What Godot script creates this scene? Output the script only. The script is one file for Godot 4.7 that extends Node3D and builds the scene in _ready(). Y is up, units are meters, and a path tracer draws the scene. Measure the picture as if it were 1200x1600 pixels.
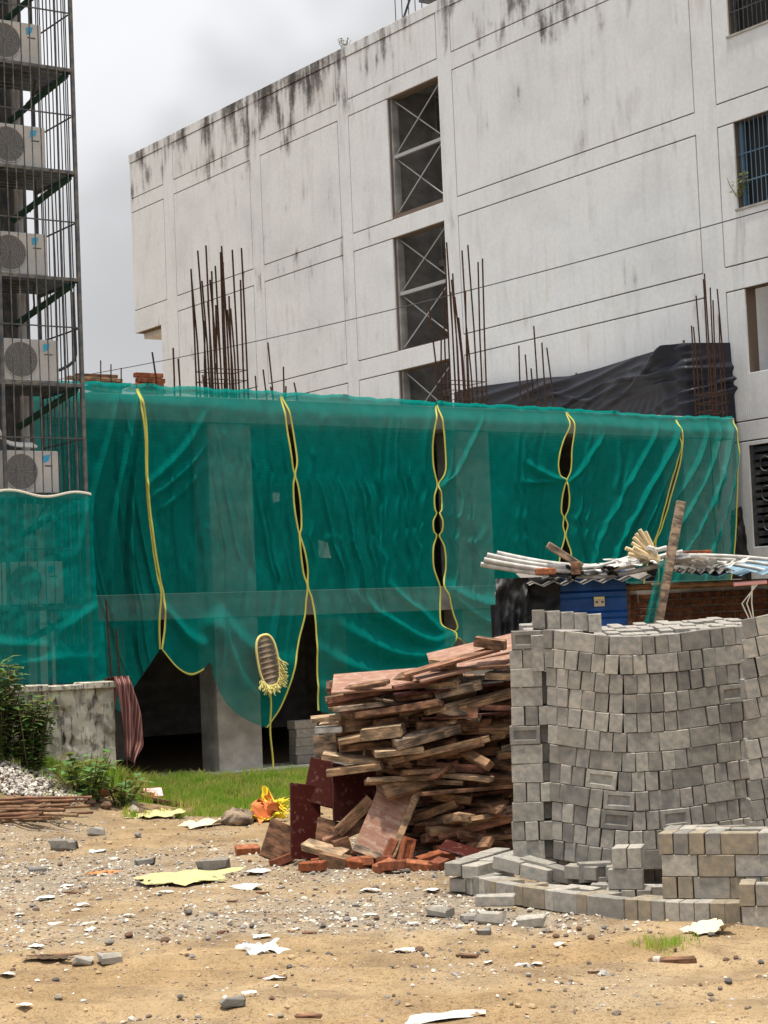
extends Node3D
# A building site: netted concrete frame, white building behind, caged air conditioners, plank pile and block stack.
# Metres, y up. The street block is set out on a grid turned by GRID about the corner ORIGIN; site(x, y, z) gives a point of that grid.

const GRID := 0.60214
const ORIGIN := Vector3(-4.28, 0.0, -27.3)
const FACE := 14.0          # grid x of the white building's wall
const CAGE := 3.05          # grid z of the cage front

var rng := RandomNumberGenerator.new()
var taken := {}
var M := {}
var T := {}
var cache := {}
var hill := FastNoiseLite.new()

# ------------------------------------------------------------------ set-up
func _ready() -> void:
	rng.seed = 20240611
	var cam := Camera3D.new()
	cam.name = "camera"
	cam.fov = 29.863
	cam.far = 2000.0
	cam.near = 0.1
	add_child(cam)
	cam.position = Vector3(0, 1.98, 0)
	cam.rotation_degrees = Vector3(3.624, 0.0, -2.4)
	cam.current = true

	var env := Environment.new()
	env.background_mode = Environment.BG_SKY
	env.tonemap_mode = Environment.TONE_MAPPER_LINEAR
	env.tonemap_exposure = 1.27
	env.sdfgi_enabled = true
	env.ssao_enabled = true
	env.ssil_enabled = true
	var sky := Sky.new()
	sky.sky_material = make_sky()
	env.sky = sky
	var we := WorldEnvironment.new()
	we.environment = env
	add_child(we)

	var sun := DirectionalLight3D.new()
	sun.name = "sun"
	sun.light_energy = 1.5
	sun.light_angular_distance = 3.0
	sun.light_color = Color(1.0, 0.965, 0.90)
	sun.shadow_enabled = true
	add_child(sun)
	sun.look_at_from_position(Vector3.ZERO, -Vector3(-0.04, 0.97, 0.10).normalized(), Vector3.FORWARD)

	hill.seed = 5
	hill.noise_type = FastNoiseLite.TYPE_SIMPLEX_SMOOTH
	hill.frequency = 0.35
	hill.fractal_octaves = 4
	make_textures()
	make_materials()
	make_ground()
	white_building()
	frame_building()
	apartment_tower()
	nets()
	roof_things()
	low_wall_corner()
	shed()
	block_stack()
	plank_pile()
	ground_things()
	greenery()

func make_sky() -> PanoramaSkyMaterial:
	# overcast: brighter towards the zenith as under an even cloud sheet, with soft darker cloud masses
	var w := 1024
	var h := 512
	var im := Image.create(w, h, false, Image.FORMAT_RGBF)
	var n := FastNoiseLite.new()
	n.seed = 11
	n.noise_type = FastNoiseLite.TYPE_SIMPLEX_SMOOTH
	n.frequency = 2.2
	n.fractal_octaves = 5
	for j in h:
		var el := (0.5 - (j + 0.5) / h) * PI
		if el < -0.03:
			im.fill_rect(Rect2i(0, j, w, h - j), Color(0.33, 0.30, 0.26))
			break
		var up := maxf(sin(el), 0.0)
		var base := 0.53 + 0.68 * up
		for i in w:
			var az := wrapf((i + 0.5) / w * TAU, -PI, PI)   # a panorama begins straight ahead, at -z
			var d := Vector3(sin(az) * cos(el), sin(el) * 1.6, -cos(az) * cos(el))
			var f := n.get_noise_3dv(d)
			var g := n.get_noise_3dv(d * 2.6 + Vector3(7, 3, 1))
			# a bank of grey cloud whose soft upper edge climbs to one side, as between the two buildings
			var line := (el - (0.247 + (az + 0.15) * 0.62)) / 0.045 + 1.1 * n.get_noise_3dv(d * 7.0 + Vector3(2, 9, 4))
			var bank := smoothstep(0.7, -0.9, line) * smoothstep(-0.24, -0.12, az) * smoothstep(0.75, 0.30, az) * smoothstep(0.02, 0.17, el)
			var c := base * (1.0 + 0.10 * f + 0.05 * g - 0.27 * bank)
			im.set_pixel(i, j, Color(c * 0.985, c * 0.993, c * 1.02))
	var m := PanoramaSkyMaterial.new()
	m.panorama = ImageTexture.create_from_image(im)
	m.energy_multiplier = 1.0
	return m

# ------------------------------------------------------------------ names, things, parts
func numbered(called: String) -> String:
	var n: int = taken.get(called, 0)
	taken[called] = n + 1
	return called if n == 0 else "%s_%03d" % [called, n]

func tag(o: Node, label: String, category: String, group := "", kind := "") -> Node:
	o.set_meta("label", label)
	o.set_meta("category", category)
	if group != "": o.set_meta("group", group)
	if kind != "": o.set_meta("kind", kind)
	return o

func thing(called: String, label: String, category: String, at: Vector3, basis := Basis.IDENTITY, group := "") -> Node3D:
	var o := Node3D.new()
	o.name = numbered(called)
	add_child(o)
	o.transform = Transform3D(basis, at)
	tag(o, label, category, group)
	return o

func solo(called: String, label: String, category: String, mesh: Mesh, mat: Material, at: Vector3, basis := Basis.IDENTITY, group := "") -> MeshInstance3D:
	var o := MeshInstance3D.new()
	o.name = numbered(called)
	o.mesh = mesh
	if mat: o.material_override = mat
	add_child(o)
	o.transform = Transform3D(basis, at)
	tag(o, label, category, group)
	return o

func part(parent: Node, called: String, mesh: Mesh, mat: Material, at := Vector3.ZERO, basis := Basis.IDENTITY) -> MeshInstance3D:
	var o := MeshInstance3D.new()
	o.name = called
	o.mesh = mesh
	if mat: o.material_override = mat
	parent.add_child(o, true)
	o.transform = Transform3D(basis, at)
	return o

func gridb() -> Basis:
	return Basis(Vector3.UP, GRID)

func site(x: float, y: float, z: float) -> Vector3:
	return ORIGIN + gridb() * Vector3(x, y, z)

func rr(a: float, b: float) -> float:
	return rng.randf_range(a, b)

# ------------------------------------------------------------------ mesh building
class Bag:
	var v := PackedVector3Array()
	var n := PackedVector3Array()
	var uv := PackedVector2Array()
	var c := PackedColorArray()
	var colored := false
	var col := Color.WHITE
	func tri(a: Vector3, b: Vector3, d: Vector3, nrm: Vector3) -> void:
		var f := (d - a).cross(b - a)
		if f.dot(nrm) < 0.0:
			var s := b
			b = d
			d = s
		for p in [a, b, d]:
			v.append(p)
			n.append(nrm)
			uv.append(Vector2(p.x + p.z, -p.y))
			if colored: c.append(col)
	func quad(a: Vector3, b: Vector3, d: Vector3, e: Vector3, nrm: Vector3) -> void:
		tri(a, b, d, nrm)
		tri(a, d, e, nrm)
	func box(at: Vector3, size: Vector3, bs := Basis.IDENTITY, ch := 0.0) -> void:
		var h := size * 0.5
		var ax := [bs.x.normalized(), bs.y.normalized(), bs.z.normalized()]
		var hs := [h.x, h.y, h.z]
		for i in 3:
			var j := (i + 1) % 3
			var k := (i + 2) % 3
			for s in [-1.0, 1.0]:
				var o: Vector3 = at + ax[i] * hs[i] * s
				var pj: Vector3 = ax[j] * (hs[j] - ch)
				var pk: Vector3 = ax[k] * (hs[k] - ch)
				quad(o - pj - pk, o + pj - pk, o + pj + pk, o - pj + pk, ax[i] * s)
				if ch > 0.0:
					for t in [-1.0, 1.0]:   # bevel along k between +-i and +-j
						var o2: Vector3 = at + ax[j] * hs[j] * t
						var pi_: Vector3 = ax[i] * (hs[i] - ch) * s
						var pk2: Vector3 = ax[k] * (hs[k] - ch)
						var pj2: Vector3 = ax[j] * (hs[j] - ch) * t
						quad(o + pj2 - pk2, o + pj2 + pk2, o2 + pi_ + pk2, o2 + pi_ - pk2, (ax[i] * s + ax[j] * t).normalized())
		if ch > 0.0:
			for sx in [-1.0, 1.0]:
				for sy in [-1.0, 1.0]:
					for sz in [-1.0, 1.0]:
						var a: Vector3 = ax[0] * hs[0] * sx
						var b: Vector3 = ax[1] * hs[1] * sy
						var d: Vector3 = ax[2] * hs[2] * sz
						var ai: Vector3 = ax[0] * (hs[0] - ch) * sx
						var bi: Vector3 = ax[1] * (hs[1] - ch) * sy
						var di: Vector3 = ax[2] * (hs[2] - ch) * sz
						tri(at + a + bi + di, at + ai + b + di, at + ai + bi + d, (ax[0] * sx + ax[1] * sy + ax[2] * sz).normalized())
	func tube(pts: Array, r: float, sides := 6, r1 := -1.0) -> void:
		var m := pts.size()
		var prev := []
		var pn := []
		for i in m:
			var a: Vector3 = pts[maxi(i - 1, 0)]
			var b: Vector3 = pts[mini(i + 1, m - 1)]
			var t := (b - a).normalized()
			var u := t.cross(Vector3(0.31, 0.77, 0.55)).normalized()
			var w := t.cross(u).normalized()
			var rad := r if r1 < 0.0 else lerpf(r, r1, float(i) / (m - 1))
			var ring := []
			var rn := []
			for k in sides:
				var an := TAU * k / sides
				var dir := u * cos(an) + w * sin(an)
				ring.append(pts[i] + dir * rad)
				rn.append(dir)
			if i > 0:
				for k in sides:
					var k2 := (k + 1) % sides
					var nn: Vector3 = (rn[k] + rn[k2]).normalized()
					_sm(prev[k], prev[k2], ring[k2], ring[k], pn[k], pn[k2], rn[k2], rn[k], nn)
			if i == 0 or i == m - 1:
				var e := -t if i == 0 else t
				for k in range(1, sides - 1):
					tri(ring[0], ring[k], ring[k + 1], e)
			prev = ring
			pn = rn
	func _sm(a, b, d, e, na, nb, nd, ne, nn: Vector3) -> void:
		var f: Vector3 = (d - a).cross(b - a)
		var q := [[a, na], [b, nb], [d, nd], [a, na], [d, nd], [e, ne]]
		if f.dot(nn) < 0.0: q = [[a, na], [d, nd], [b, nb], [a, na], [e, ne], [d, nd]]
		for p in q:
			v.append(p[0])
			n.append(p[1])
			uv.append(Vector2(p[0].x + p[0].z, -p[0].y))
			if colored: c.append(col)
	func mesh() -> ArrayMesh:
		var arr := []
		arr.resize(Mesh.ARRAY_MAX)
		arr[Mesh.ARRAY_VERTEX] = v
		arr[Mesh.ARRAY_NORMAL] = n
		arr[Mesh.ARRAY_TEX_UV] = uv
		if colored: arr[Mesh.ARRAY_COLOR] = c
		var am := ArrayMesh.new()
		am.add_surface_from_arrays(Mesh.PRIMITIVE_TRIANGLES, arr)
		return am

func boxm(size: Vector3, ch := 0.004) -> ArrayMesh:
	var key := "b%.3f,%.3f,%.3f,%.3f" % [size.x, size.y, size.z, ch]
	if not cache.has(key):
		var b := Bag.new()
		b.box(Vector3.ZERO, size, Basis.IDENTITY, ch)
		cache[key] = b.mesh()
	return cache[key]

func tubem(pts: Array, r: float, sides := 6, r1 := -1.0) -> ArrayMesh:
	var b := Bag.new()
	b.tube(pts, r, sides, r1)
	return b.mesh()

func span(parent: Node, called: String, a: Vector3, b: Vector3, mat: Material, ch := 0.0) -> MeshInstance3D:
	# a box between two opposite corners
	return part(parent, called, boxm((b - a).abs(), ch), mat, (a + b) * 0.5)

# a smooth sheet from rows of points
func sheet(rows: Array, scale := 1.0) -> ArrayMesh:
	var nr := rows.size()
	var nc: int = rows[0].size()
	var v := PackedVector3Array()
	var n := PackedVector3Array()
	var uv := PackedVector2Array()
	var ix := PackedInt32Array()
	for j in nr:
		var acc := 0.0
		for i in nc:
			var p: Vector3 = rows[j][i]
			var du: Vector3 = rows[j][mini(i + 1, nc - 1)] - rows[j][maxi(i - 1, 0)]
			var dv: Vector3 = rows[mini(j + 1, nr - 1)][i] - rows[maxi(j - 1, 0)][i]
			var nn := dv.cross(du)
			v.append(p)
			n.append(nn.normalized() if nn.length() > 1e-9 else Vector3(0, 0, 1))
			if i > 0: acc += (p - rows[j][i - 1]).length()
			uv.append(Vector2(acc, float(j) / nr * 3.0) * scale)
	for j in nr - 1:
		for i in nc - 1:
			var a := j * nc + i
			ix.append_array([a, a + 1, a + nc, a + 1, a + nc + 1, a + nc])
	var arr := []
	arr.resize(Mesh.ARRAY_MAX)
	arr[Mesh.ARRAY_VERTEX] = v
	arr[Mesh.ARRAY_NORMAL] = n
	arr[Mesh.ARRAY_TEX_UV] = uv
	arr[Mesh.ARRAY_INDEX] = ix
	var am := ArrayMesh.new()
	am.add_surface_from_arrays(Mesh.PRIMITIVE_TRIANGLES, arr)
	return am

# rows of a rumpled sheet over a rectangle given by four corners (a b / d c), with folds towards nrm
func draped(a: Vector3, b: Vector3, c: Vector3, d: Vector3, nrm: Vector3, ns: int, nt: int, folds: Array, rough := 0.01, sag := 0.0) -> Array:
	var rows := []
	for j in nt + 1:
		var t := float(j) / nt
		var row := PackedVector3Array()
		for i in ns + 1:
			var s := float(i) / ns
			var p := a.lerp(b, s).lerp(d.lerp(c, s), t)
			p.y -= sag * 4.0 * s * (1.0 - s) * (1.0 - t)
			row.append(p + nrm * (fold_at(folds, s, t) + rough * hill.get_noise_3dv(p * 9.0)))
		rows.append(row)
	return rows

# folds: [s0, t0, s1, t1, height, width]
func fold_at(folds: Array, s: float, t: float) -> float:
	var z := 0.0
	for f in folds:
		var ax: float = f[0]
		var ay: float = f[1]
		var dx: float = f[2] - f[0]
		var dy: float = f[3] - f[1]
		var ll := dx * dx + dy * dy
		var k := clampf(((s - ax) * dx + (t - ay) * dy) / ll, -0.15, 1.15)
		var qx := s - ax - dx * k
		var qy := (t - ay - dy * k) * 0.7
		var fall := 1.0 - pow(absf(k - 0.5) * 1.54, 3.0)
		var q: float = (qx * qx + qy * qy) / (f[5] * f[5])
		if q < 9.0:
			z += f[4] * exp(-q) * maxf(fall, 0.0)
	return z

# ------------------------------------------------------------------ textures and materials
func noise_bytes(w: int, h: int, sd: int, freq: float, oct := 4, type := FastNoiseLite.TYPE_SIMPLEX_SMOOTH) -> PackedByteArray:
	var n := FastNoiseLite.new()
	n.seed = sd
	n.frequency = freq
	n.fractal_octaves = oct
	n.noise_type = type
	var im := n.get_seamless_image(w, h, false, false, 0.12, true)
	im.convert(Image.FORMAT_L8)
	return im.get_data()

func tex_from(bytes: PackedByteArray, w: int, h: int) -> ImageTexture:
	return ImageTexture.create_from_image(Image.create_from_data(w, h, false, Image.FORMAT_RGB8, bytes))

# grain: blotches, fine speckle and pits round a tone of about 0.8
func grain_tex(sd: int, blotch: float, speck: float, pits: float, warm := 0.0, size := 512) -> ImageTexture:
	var a := noise_bytes(size, size, sd, 0.008, 4)
	var b := noise_bytes(size, size, sd + 1, 0.16, 3)
	var c := noise_bytes(size, size, sd + 2, 0.05, 2)
	var out := PackedByteArray()
	out.resize(size * size * 3)
	for i in size * size:
		var v := 0.80 + blotch * (a[i] / 255.0 - 0.5) + speck * (b[i] / 255.0 - 0.5)
		if c[i] < 46: v -= pits
		var wv := warm * (a[i] / 255.0 - 0.45)
		out[i * 3] = int(clampf(v + wv, 0.0, 1.0) * 255)
		out[i * 3 + 1] = int(clampf(v, 0.0, 1.0) * 255)
		out[i * 3 + 2] = int(clampf(v - wv, 0.0, 1.0) * 255)
	return tex_from(out, size, size)

func wood_tex(sd: int, contrast: float, stain: float) -> ImageTexture:
	var w := 256
	var h := 512
	var n := FastNoiseLite.new()
	n.seed = sd
	n.frequency = 1.0
	n.fractal_octaves = 3
	var out := PackedByteArray()
	out.resize(w * h * 3)
	for j in h:
		for i in w:
			var f := n.get_noise_2d(i * 0.006 + 3.0, j * 0.11)
			var g := n.get_noise_2d(i * 0.05, j * 0.5 + 90.0)
			var s := n.get_noise_2d(i * 0.02 + 50.0, j * 0.014)
			var v := 0.76 + contrast * (0.55 * f + 0.35 * g) + stain * s
			if f > 0.30 and g > 0.1: v -= contrast * 0.5
			var k := (j * w + i) * 3
			out[k] = int(clampf(v + 0.03 * s, 0.0, 1.0) * 255)
			out[k + 1] = int(clampf(v, 0.0, 1.0) * 255)
			out[k + 2] = int(clampf(v - 0.03 * s, 0.0, 1.0) * 255)
	return tex_from(out, w, h)

# worn red film on shuttering plywood: film, scuffs to bare pale wood, cement smears
func ply_tex(sd: int, worn: float, film: Color, bare: Color, soft: float) -> ImageTexture:
	var w := 512
	var n := FastNoiseLite.new()
	n.seed = sd
	n.frequency = 1.0
	n.fractal_octaves = 4
	var b := noise_bytes(w, w, sd + 1, 0.03, 4)
	var c := noise_bytes(w, w, sd + 2, 0.2, 2)
	var out := PackedByteArray()
	out.resize(w * w * 3)
	var cement := Color(0.72, 0.69, 0.66)
	for i in w * w:
		var av := 0.5 + 0.5 * (0.7 * n.get_noise_2d((i % w) * 0.006, (i / w) * 0.06) + 0.6 * n.get_noise_2d((i % w) * 0.016 + 40.0, (i / w) * 0.022))
		var m := smoothstep(0.62 - worn - soft, 0.86 - worn + soft, av + 0.12 * (c[i] / 255.0 - 0.5))
		var k := smoothstep(0.66, 0.84, b[i] / 255.0)
		var col := film.lerp(bare, m).lerp(cement, k * 0.7)
		var d := 0.93 + 0.14 * (c[i] / 255.0 - 0.5)
		out[i * 3] = int(clampf(col.r * d, 0, 1) * 255)
		out[i * 3 + 1] = int(clampf(col.g * d, 0, 1) * 255)
		out[i * 3 + 2] = int(clampf(col.b * d, 0, 1) * 255)
	return tex_from(out, w, w)

# the white wall in its own metres (grid z -26..4 across, y 0..17 up): limewash, soot-black algae runs below the parapet and under ledges, grey patches
func plaster_tex() -> ImageTexture:
	var w := 1536
	var h := 1024
	var fine := noise_bytes(w, h, 41, 0.14, 3)
	var blot := noise_bytes(w, h, 42, 0.006, 5)
	var patch := noise_bytes(w, h, 43, 0.018, 4)
	var run := FastNoiseLite.new()
	run.seed = 44
	run.frequency = 1.0
	run.fractal_octaves = 4
	var out := PackedByteArray()
	out.resize(w * h * 3)
	for j in h:
		var y := (1.0 - (j + 0.5) / h) * 17.0
		for i in w:
			var z := -26.0 + (i + 0.5) / w * 30.0
			var k := j * w + i
			var fb := fine[k] / 255.0
			var bb := blot[k] / 255.0
			var pb := patch[k] / 255.0
			var v := 0.875 + 0.05 * (fb - 0.5) + 0.10 * (bb - 0.5)
			v -= 0.04 * smoothstep(0.50, 0.90, bb) + 0.02 * smoothstep(0.5, 0.9, pb) + 0.03 * smoothstep(0.1, 0.6, run.get_noise_2d(z * 2.2 + 80.0, y * 0.35))
			# runs of black algae hanging from the parapet and the ledge below it, thickest where water came over
			var r := run.get_noise_2d(z * 4.2, y * 0.55) * 0.45 + run.get_noise_2d(z * 1.1 + 40.0, y * 0.5) * 0.75
			var reach := 0.0
			if y > 13.0:
				var wet := 0.22 + 0.43 * exp(-pow((z + 17.2) / 3.9, 2.0)) + 0.5 * exp(-pow((z + 5.5) / 2.4, 2.0)) + 0.15 * exp(-pow((z + 24.5) / 1.2, 2.0))
				reach = wet * (smoothstep(14.2, 16.3, y) * 0.75 + 0.30 * smoothstep(13.0, 14.75, y)) + 0.10 * smoothstep(15.9, 16.25, y)
			elif y > 10.5 and y < 11.8:
				reach = 0.20 * smoothstep(10.5, 11.3, y) * exp(-pow((z + 17.0) / 3.5, 2.0))
			var a := smoothstep(0.36, 1.02, reach + 0.75 * r + 0.38 * (pb - 0.5) + 0.25 * (fb - 0.5))
			var b := smoothstep(0.15, 0.60, reach * 0.8 + 0.6 * r + 0.3 * (bb - 0.5)) * 0.33
			var t := Vector3(v * 0.968, v * 0.985, v)
			t = t.lerp(Vector3(0.60, 0.585, 0.57), b)
			t = t.lerp(Vector3(0.205, 0.19, 0.185), a * 0.82)
			# faint rust-coloured wash
			var ru := smoothstep(0.55, 0.95, run.get_noise_2d(z * 5.0 + 300.0, y * 0.3) + 0.35 * bb) * 0.5
			t = t.lerp(Vector3(0.74, 0.64, 0.55), ru * 0.5)
			out[k * 3] = int(clampf(t.x, 0, 1) * 255)
			out[k * 3 + 1] = int(clampf(t.y, 0, 1) * 255)
			out[k * 3 + 2] = int(clampf(t.z, 0, 1) * 255)
	return tex_from(out, w, h)

func old_wall_tex() -> ImageTexture:
	# flaking whitewash over grey cement, black mould in vertical licks
	var w := 512
	var a := noise_bytes(w, w, 61, 0.014, 5)
	var c := noise_bytes(w, w, 62, 0.11, 3)
	var run := FastNoiseLite.new()
	run.seed = 63
	run.frequency = 1.0
	run.fractal_octaves = 4
	var out := PackedByteArray()
	out.resize(w * w * 3)
	for j in w:
		for i in w:
			var k := j * w + i
			var r := run.get_noise_2d(i * 0.055, j * 0.012)
			var t := Vector3(0.80, 0.78, 0.72) * (0.92 + 0.14 * (c[k] / 255.0 - 0.5))
			t = t.lerp(Vector3(0.47, 0.45, 0.42), smoothstep(0.52, 0.72, a[k] / 255.0 + 0.4 * r + 0.1 * (c[k] / 255.0 - 0.5)))
			t = t.lerp(Vector3(0.17, 0.165, 0.15), smoothstep(0.18, 0.46, r + 0.5 * (a[k] / 255.0 - 0.5)) * 0.85)
			t = t.lerp(Vector3(0.62, 0.53, 0.38), smoothstep(0.30, 0.55, run.get_noise_2d(i * 0.01 + 70.0, j * 0.01)) * 0.6)
			out[k * 3] = int(clampf(t.x, 0, 1) * 255)
			out[k * 3 + 1] = int(clampf(t.y, 0, 1) * 255)
			out[k * 3 + 2] = int(clampf(t.z, 0, 1) * 255)
	return tex_from(out, w, w)

func ground_tex() -> ImageTexture:
	var w := 1024
	var a := noise_bytes(w, w, 71, 0.006, 5)
	var b := noise_bytes(w, w, 72, 0.10, 4)
	var c := noise_bytes(w, w, 73, 0.22, 2)
	var d := noise_bytes(w, w, 74, 0.045, 3)
	var out := PackedByteArray()
	out.resize(w * w * 3)
	for i in w * w:
		var fb := b[i] / 255.0
		var fc := c[i] / 255.0
		var v := 0.80 + 0.16 * (a[i] / 255.0 - 0.5) + 0.24 * (fb - 0.5) + 0.16 * (fc - 0.5)
		var t := Vector3(v, v * 0.985, v * 0.96)
		t = t.lerp(Vector3(0.46, 0.42, 0.38), smoothstep(0.66, 0.80, fb) * 0.7)
		t = t.lerp(Vector3(0.97, 0.96, 0.94), smoothstep(0.72, 0.86, fc) * 0.55)
		t = t.lerp(Vector3(0.55, 0.50, 0.45), smoothstep(0.60, 0.80, d[i] / 255.0) * 0.45)
		out[i * 3] = int(clampf(t.x, 0, 1) * 255)
		out[i * 3 + 1] = int(clampf(t.y, 0, 1) * 255)
		out[i * 3 + 2] = int(clampf(t.z, 0, 1) * 255)
	return tex_from(out, w, w)

func net_tex() -> ImageTexture:
	# knitted shade cloth: fine warp lines, slightly uneven dye
	var w := 512
	var a := noise_bytes(w, w, 81, 0.01, 4)
	var n := FastNoiseLite.new()
	n.seed = 82
	n.frequency = 1.0
	n.fractal_octaves = 2
	var out := PackedByteArray()
	out.resize(w * w * 3)
	for j in w:
		for i in w:
			var v := 0.86 + 0.07 * (a[j * w + i] / 255.0 - 0.5) + 0.10 * n.get_noise_2d(i * 0.35, j * 0.012) + (0.04 if i % 8 < 2 else 0.0)
			var q := int(clampf(v, 0, 1) * 255)
			var k := (j * w + i) * 3
			out[k] = q
			out[k + 1] = q
			out[k + 2] = q
	return tex_from(out, w, w)

func stripe_tex() -> ImageTexture:
	var w := 256
	var a := noise_bytes(w, w, 91, 0.05, 3)
	var out := PackedByteArray()
	out.resize(w * w * 3)
	for j in w:
		for i in w:
			var s := i % 32
			var col := Color(0.50, 0.30, 0.30) if s < 16 else (Color(0.66, 0.52, 0.48) if s < 26 else Color(0.30, 0.20, 0.20))
			var d := 0.9 + 0.25 * (a[j * w + i] / 255.0 - 0.5)
			var k := (j * w + i) * 3
			out[k] = int(clampf(col.r * d, 0, 1) * 255)
			out[k + 1] = int(clampf(col.g * d, 0, 1) * 255)
			out[k + 2] = int(clampf(col.b * d, 0, 1) * 255)
	return tex_from(out, w, w)

func make_textures() -> void:
	T.concrete = grain_tex(1, 0.30, 0.20, 0.10)
	T.block = grain_tex(11, 0.22, 0.42, 0.20, 0.05)
	T.casing = grain_tex(51, 0.12, 0.05, 0.05, 0.03, 256)
	T.rust = grain_tex(21, 0.5, 0.4, 0.2, 0.25)
	T.brick = grain_tex(31, 0.45, 0.35, 0.2, 0.10)
	T.wood = wood_tex(5, 0.62, 0.30)
	T.wood2 = wood_tex(6, 0.45, 0.42)
	T.ply = ply_tex(7, 0.12, Color(0.62, 0.47, 0.405), Color(0.76, 0.65, 0.575), 0.2)
	T.ply2 = ply_tex(8, -0.02, Color(0.44, 0.235, 0.205), Color(0.56, 0.36, 0.31), 0.10)
	T.plaster = plaster_tex()
	T.old_wall = old_wall_tex()
	T.ground = ground_tex()
	T.net = net_tex()
	T.stripe = stripe_tex()

func mat(lin: Color, rough := 0.9, tex: Texture2D = null, scale := Vector3.ZERO, world := false, relief := 0.0) -> StandardMaterial3D:
	var m := StandardMaterial3D.new()
	m.albedo_color = lin.linear_to_srgb()
	m.roughness = rough
	m.metallic_specular = 0.35
	if tex:
		m.albedo_texture = tex
		if scale != Vector3.ZERO:
			m.uv1_triplanar = true
			m.uv1_world_triplanar = world
			m.uv1_scale = scale
		if relief > 0.0:
			m.heightmap_enabled = true
			m.heightmap_texture = tex
			m.heightmap_scale = relief
	return m

func make_materials() -> void:
	var v1 := Vector3.ONE
	M.plaster = mat(Color(0.83, 0.83, 0.84), 0.92, T.plaster)
	M.groove = mat(Color(0.13, 0.10, 0.08), 0.95)
	M.room = mat(Color(0.40, 0.39, 0.38), 0.9, T.concrete, v1 * 0.5, true)
	M.steel_grey = mat(Color(0.30, 0.31, 0.32), 0.55)
	M.steel_dark = mat(Color(0.09, 0.10, 0.115), 0.55, T.rust, v1 * 1.5, true)
	M.cage = mat(Color(0.15, 0.158, 0.17), 0.55, T.rust, v1 * 1.5, true)
	M.steel_blue = mat(Color(0.09, 0.16, 0.24), 0.5)
	M.brace_green = mat(Color(0.018, 0.055, 0.042), 0.6)
	M.concrete = mat(Color(0.50, 0.485, 0.455), 0.93, T.concrete, v1 * 0.7, true)
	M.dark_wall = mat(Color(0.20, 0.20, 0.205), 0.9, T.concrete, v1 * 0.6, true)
	M.rebar = mat(Color(0.085, 0.042, 0.026), 0.9, T.rust, v1 * 3.0, true)
	M.casing = mat(Color(0.80, 0.795, 0.77), 0.45, T.casing, v1 * 0.9, true)
	M.grille = mat(Color(0.16, 0.155, 0.15), 0.55)
	M.black = mat(Color(0.02, 0.02, 0.02), 0.8)
	M.emblem = mat(Color(0.05, 0.36, 0.62), 0.4)
	M.hose = mat(Color(0.05, 0.05, 0.055), 0.6)
	M.hose_white = mat(Color(0.62, 0.62, 0.6), 0.6)
	M.net = mat(Color(0.0, 0.28, 0.25), 0.75, T.net)
	M.net.metallic_specular = 0.08
	M.net.albedo_color.a = 0.66
	M.net.transparency = BaseMaterial3D.TRANSPARENCY_ALPHA
	M.net.backlight_enabled = true
	M.net.backlight = Color(0.7, 0.7, 0.7)
	M.hem = mat(Color(0.47, 0.46, 0.10), 0.85)
	M.hem_white = mat(Color(0.62, 0.60, 0.52), 0.8)
	M.tarp = mat(Color(0.014, 0.016, 0.025), 0.46)
	M.tarp2 = mat(Color(0.010, 0.0105, 0.012), 0.5)
	M.sheet_blue = mat(Color(0.018, 0.12, 0.46), 0.3, T.concrete, v1 * 1.1, true)
	M.sheet_pale = mat(Color(0.30, 0.50, 0.66), 0.5, T.concrete, v1 * 1.1, true)
	M.white_sheet = mat(Color(0.76, 0.75, 0.72), 0.7, T.concrete, v1 * 1.5, true)
	M.asbestos = mat(Color(0.46, 0.43, 0.40), 0.95, T.block, v1 * 2.0, true)
	M.straw = mat(Color(0.58, 0.46, 0.28), 0.9)
	M.red_brick = [mat(Color(0.36, 0.115, 0.052), 0.95, T.brick, v1 * 3.0, true, 0.4), mat(Color(0.45, 0.17, 0.085), 0.95, T.brick, v1 * 3.3, true, 0.4), mat(Color(0.29, 0.10, 0.055), 0.95, T.brick, v1 * 3.6, true, 0.4)]
	M.shaded_brick = [mat(Color(0.15, 0.062, 0.035), 0.95, T.brick, v1 * 3.0, true), mat(Color(0.20, 0.09, 0.05), 0.95, T.brick, v1 * 3.3, true)]  # red brick with the shed's shade put into a darker colour
	M.block = []
	for k in 6:
		var g := 0.29 + 0.048 * k
		M.block.append(mat(Color(g * 1.03, g * 0.98, g * (0.905 - 0.015 * (k % 3))), 0.95, T.block, v1 * (2.3 + 0.31 * k), true, 0.5))
	M.block_warm = mat(Color(0.40, 0.345, 0.265), 0.95, T.block, v1 * 2.6, true, 0.5)
	M.plank = []
	var tones := [Color(0.38, 0.225, 0.13), Color(0.29, 0.16, 0.095), Color(0.46, 0.30, 0.18), Color(0.23, 0.12, 0.072), Color(0.37, 0.19, 0.12), Color(0.38, 0.285, 0.21), Color(0.54, 0.38, 0.245), Color(0.31, 0.14, 0.095)]
	for k in tones.size():
		var m := mat(tones[k], 0.9, T.wood if k % 2 == 0 else T.wood2, Vector3(1.1, 1.7, 1.7), false, 0.3)
		m.uv1_offset = Vector3(0.17 * k, 0.31 * k, 0.53 * k)
		M.plank.append(m)
	M.ply_worn = mat(Color(0.80, 0.76, 0.74), 0.75, T.ply, v1 * 0.9, false)
	M.ply_red = mat(Color(0.34, 0.22, 0.22), 0.42, T.ply2, v1 * 0.8, false)
	M.ply_edge = M.plank[3]
	M.old_wall = mat(Color(0.92, 0.92, 0.92), 0.95, T.old_wall, v1 * 0.45, true, 1.2)
	M.towel = mat(Color(0.9, 0.9, 0.9), 0.95, T.stripe)
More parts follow.
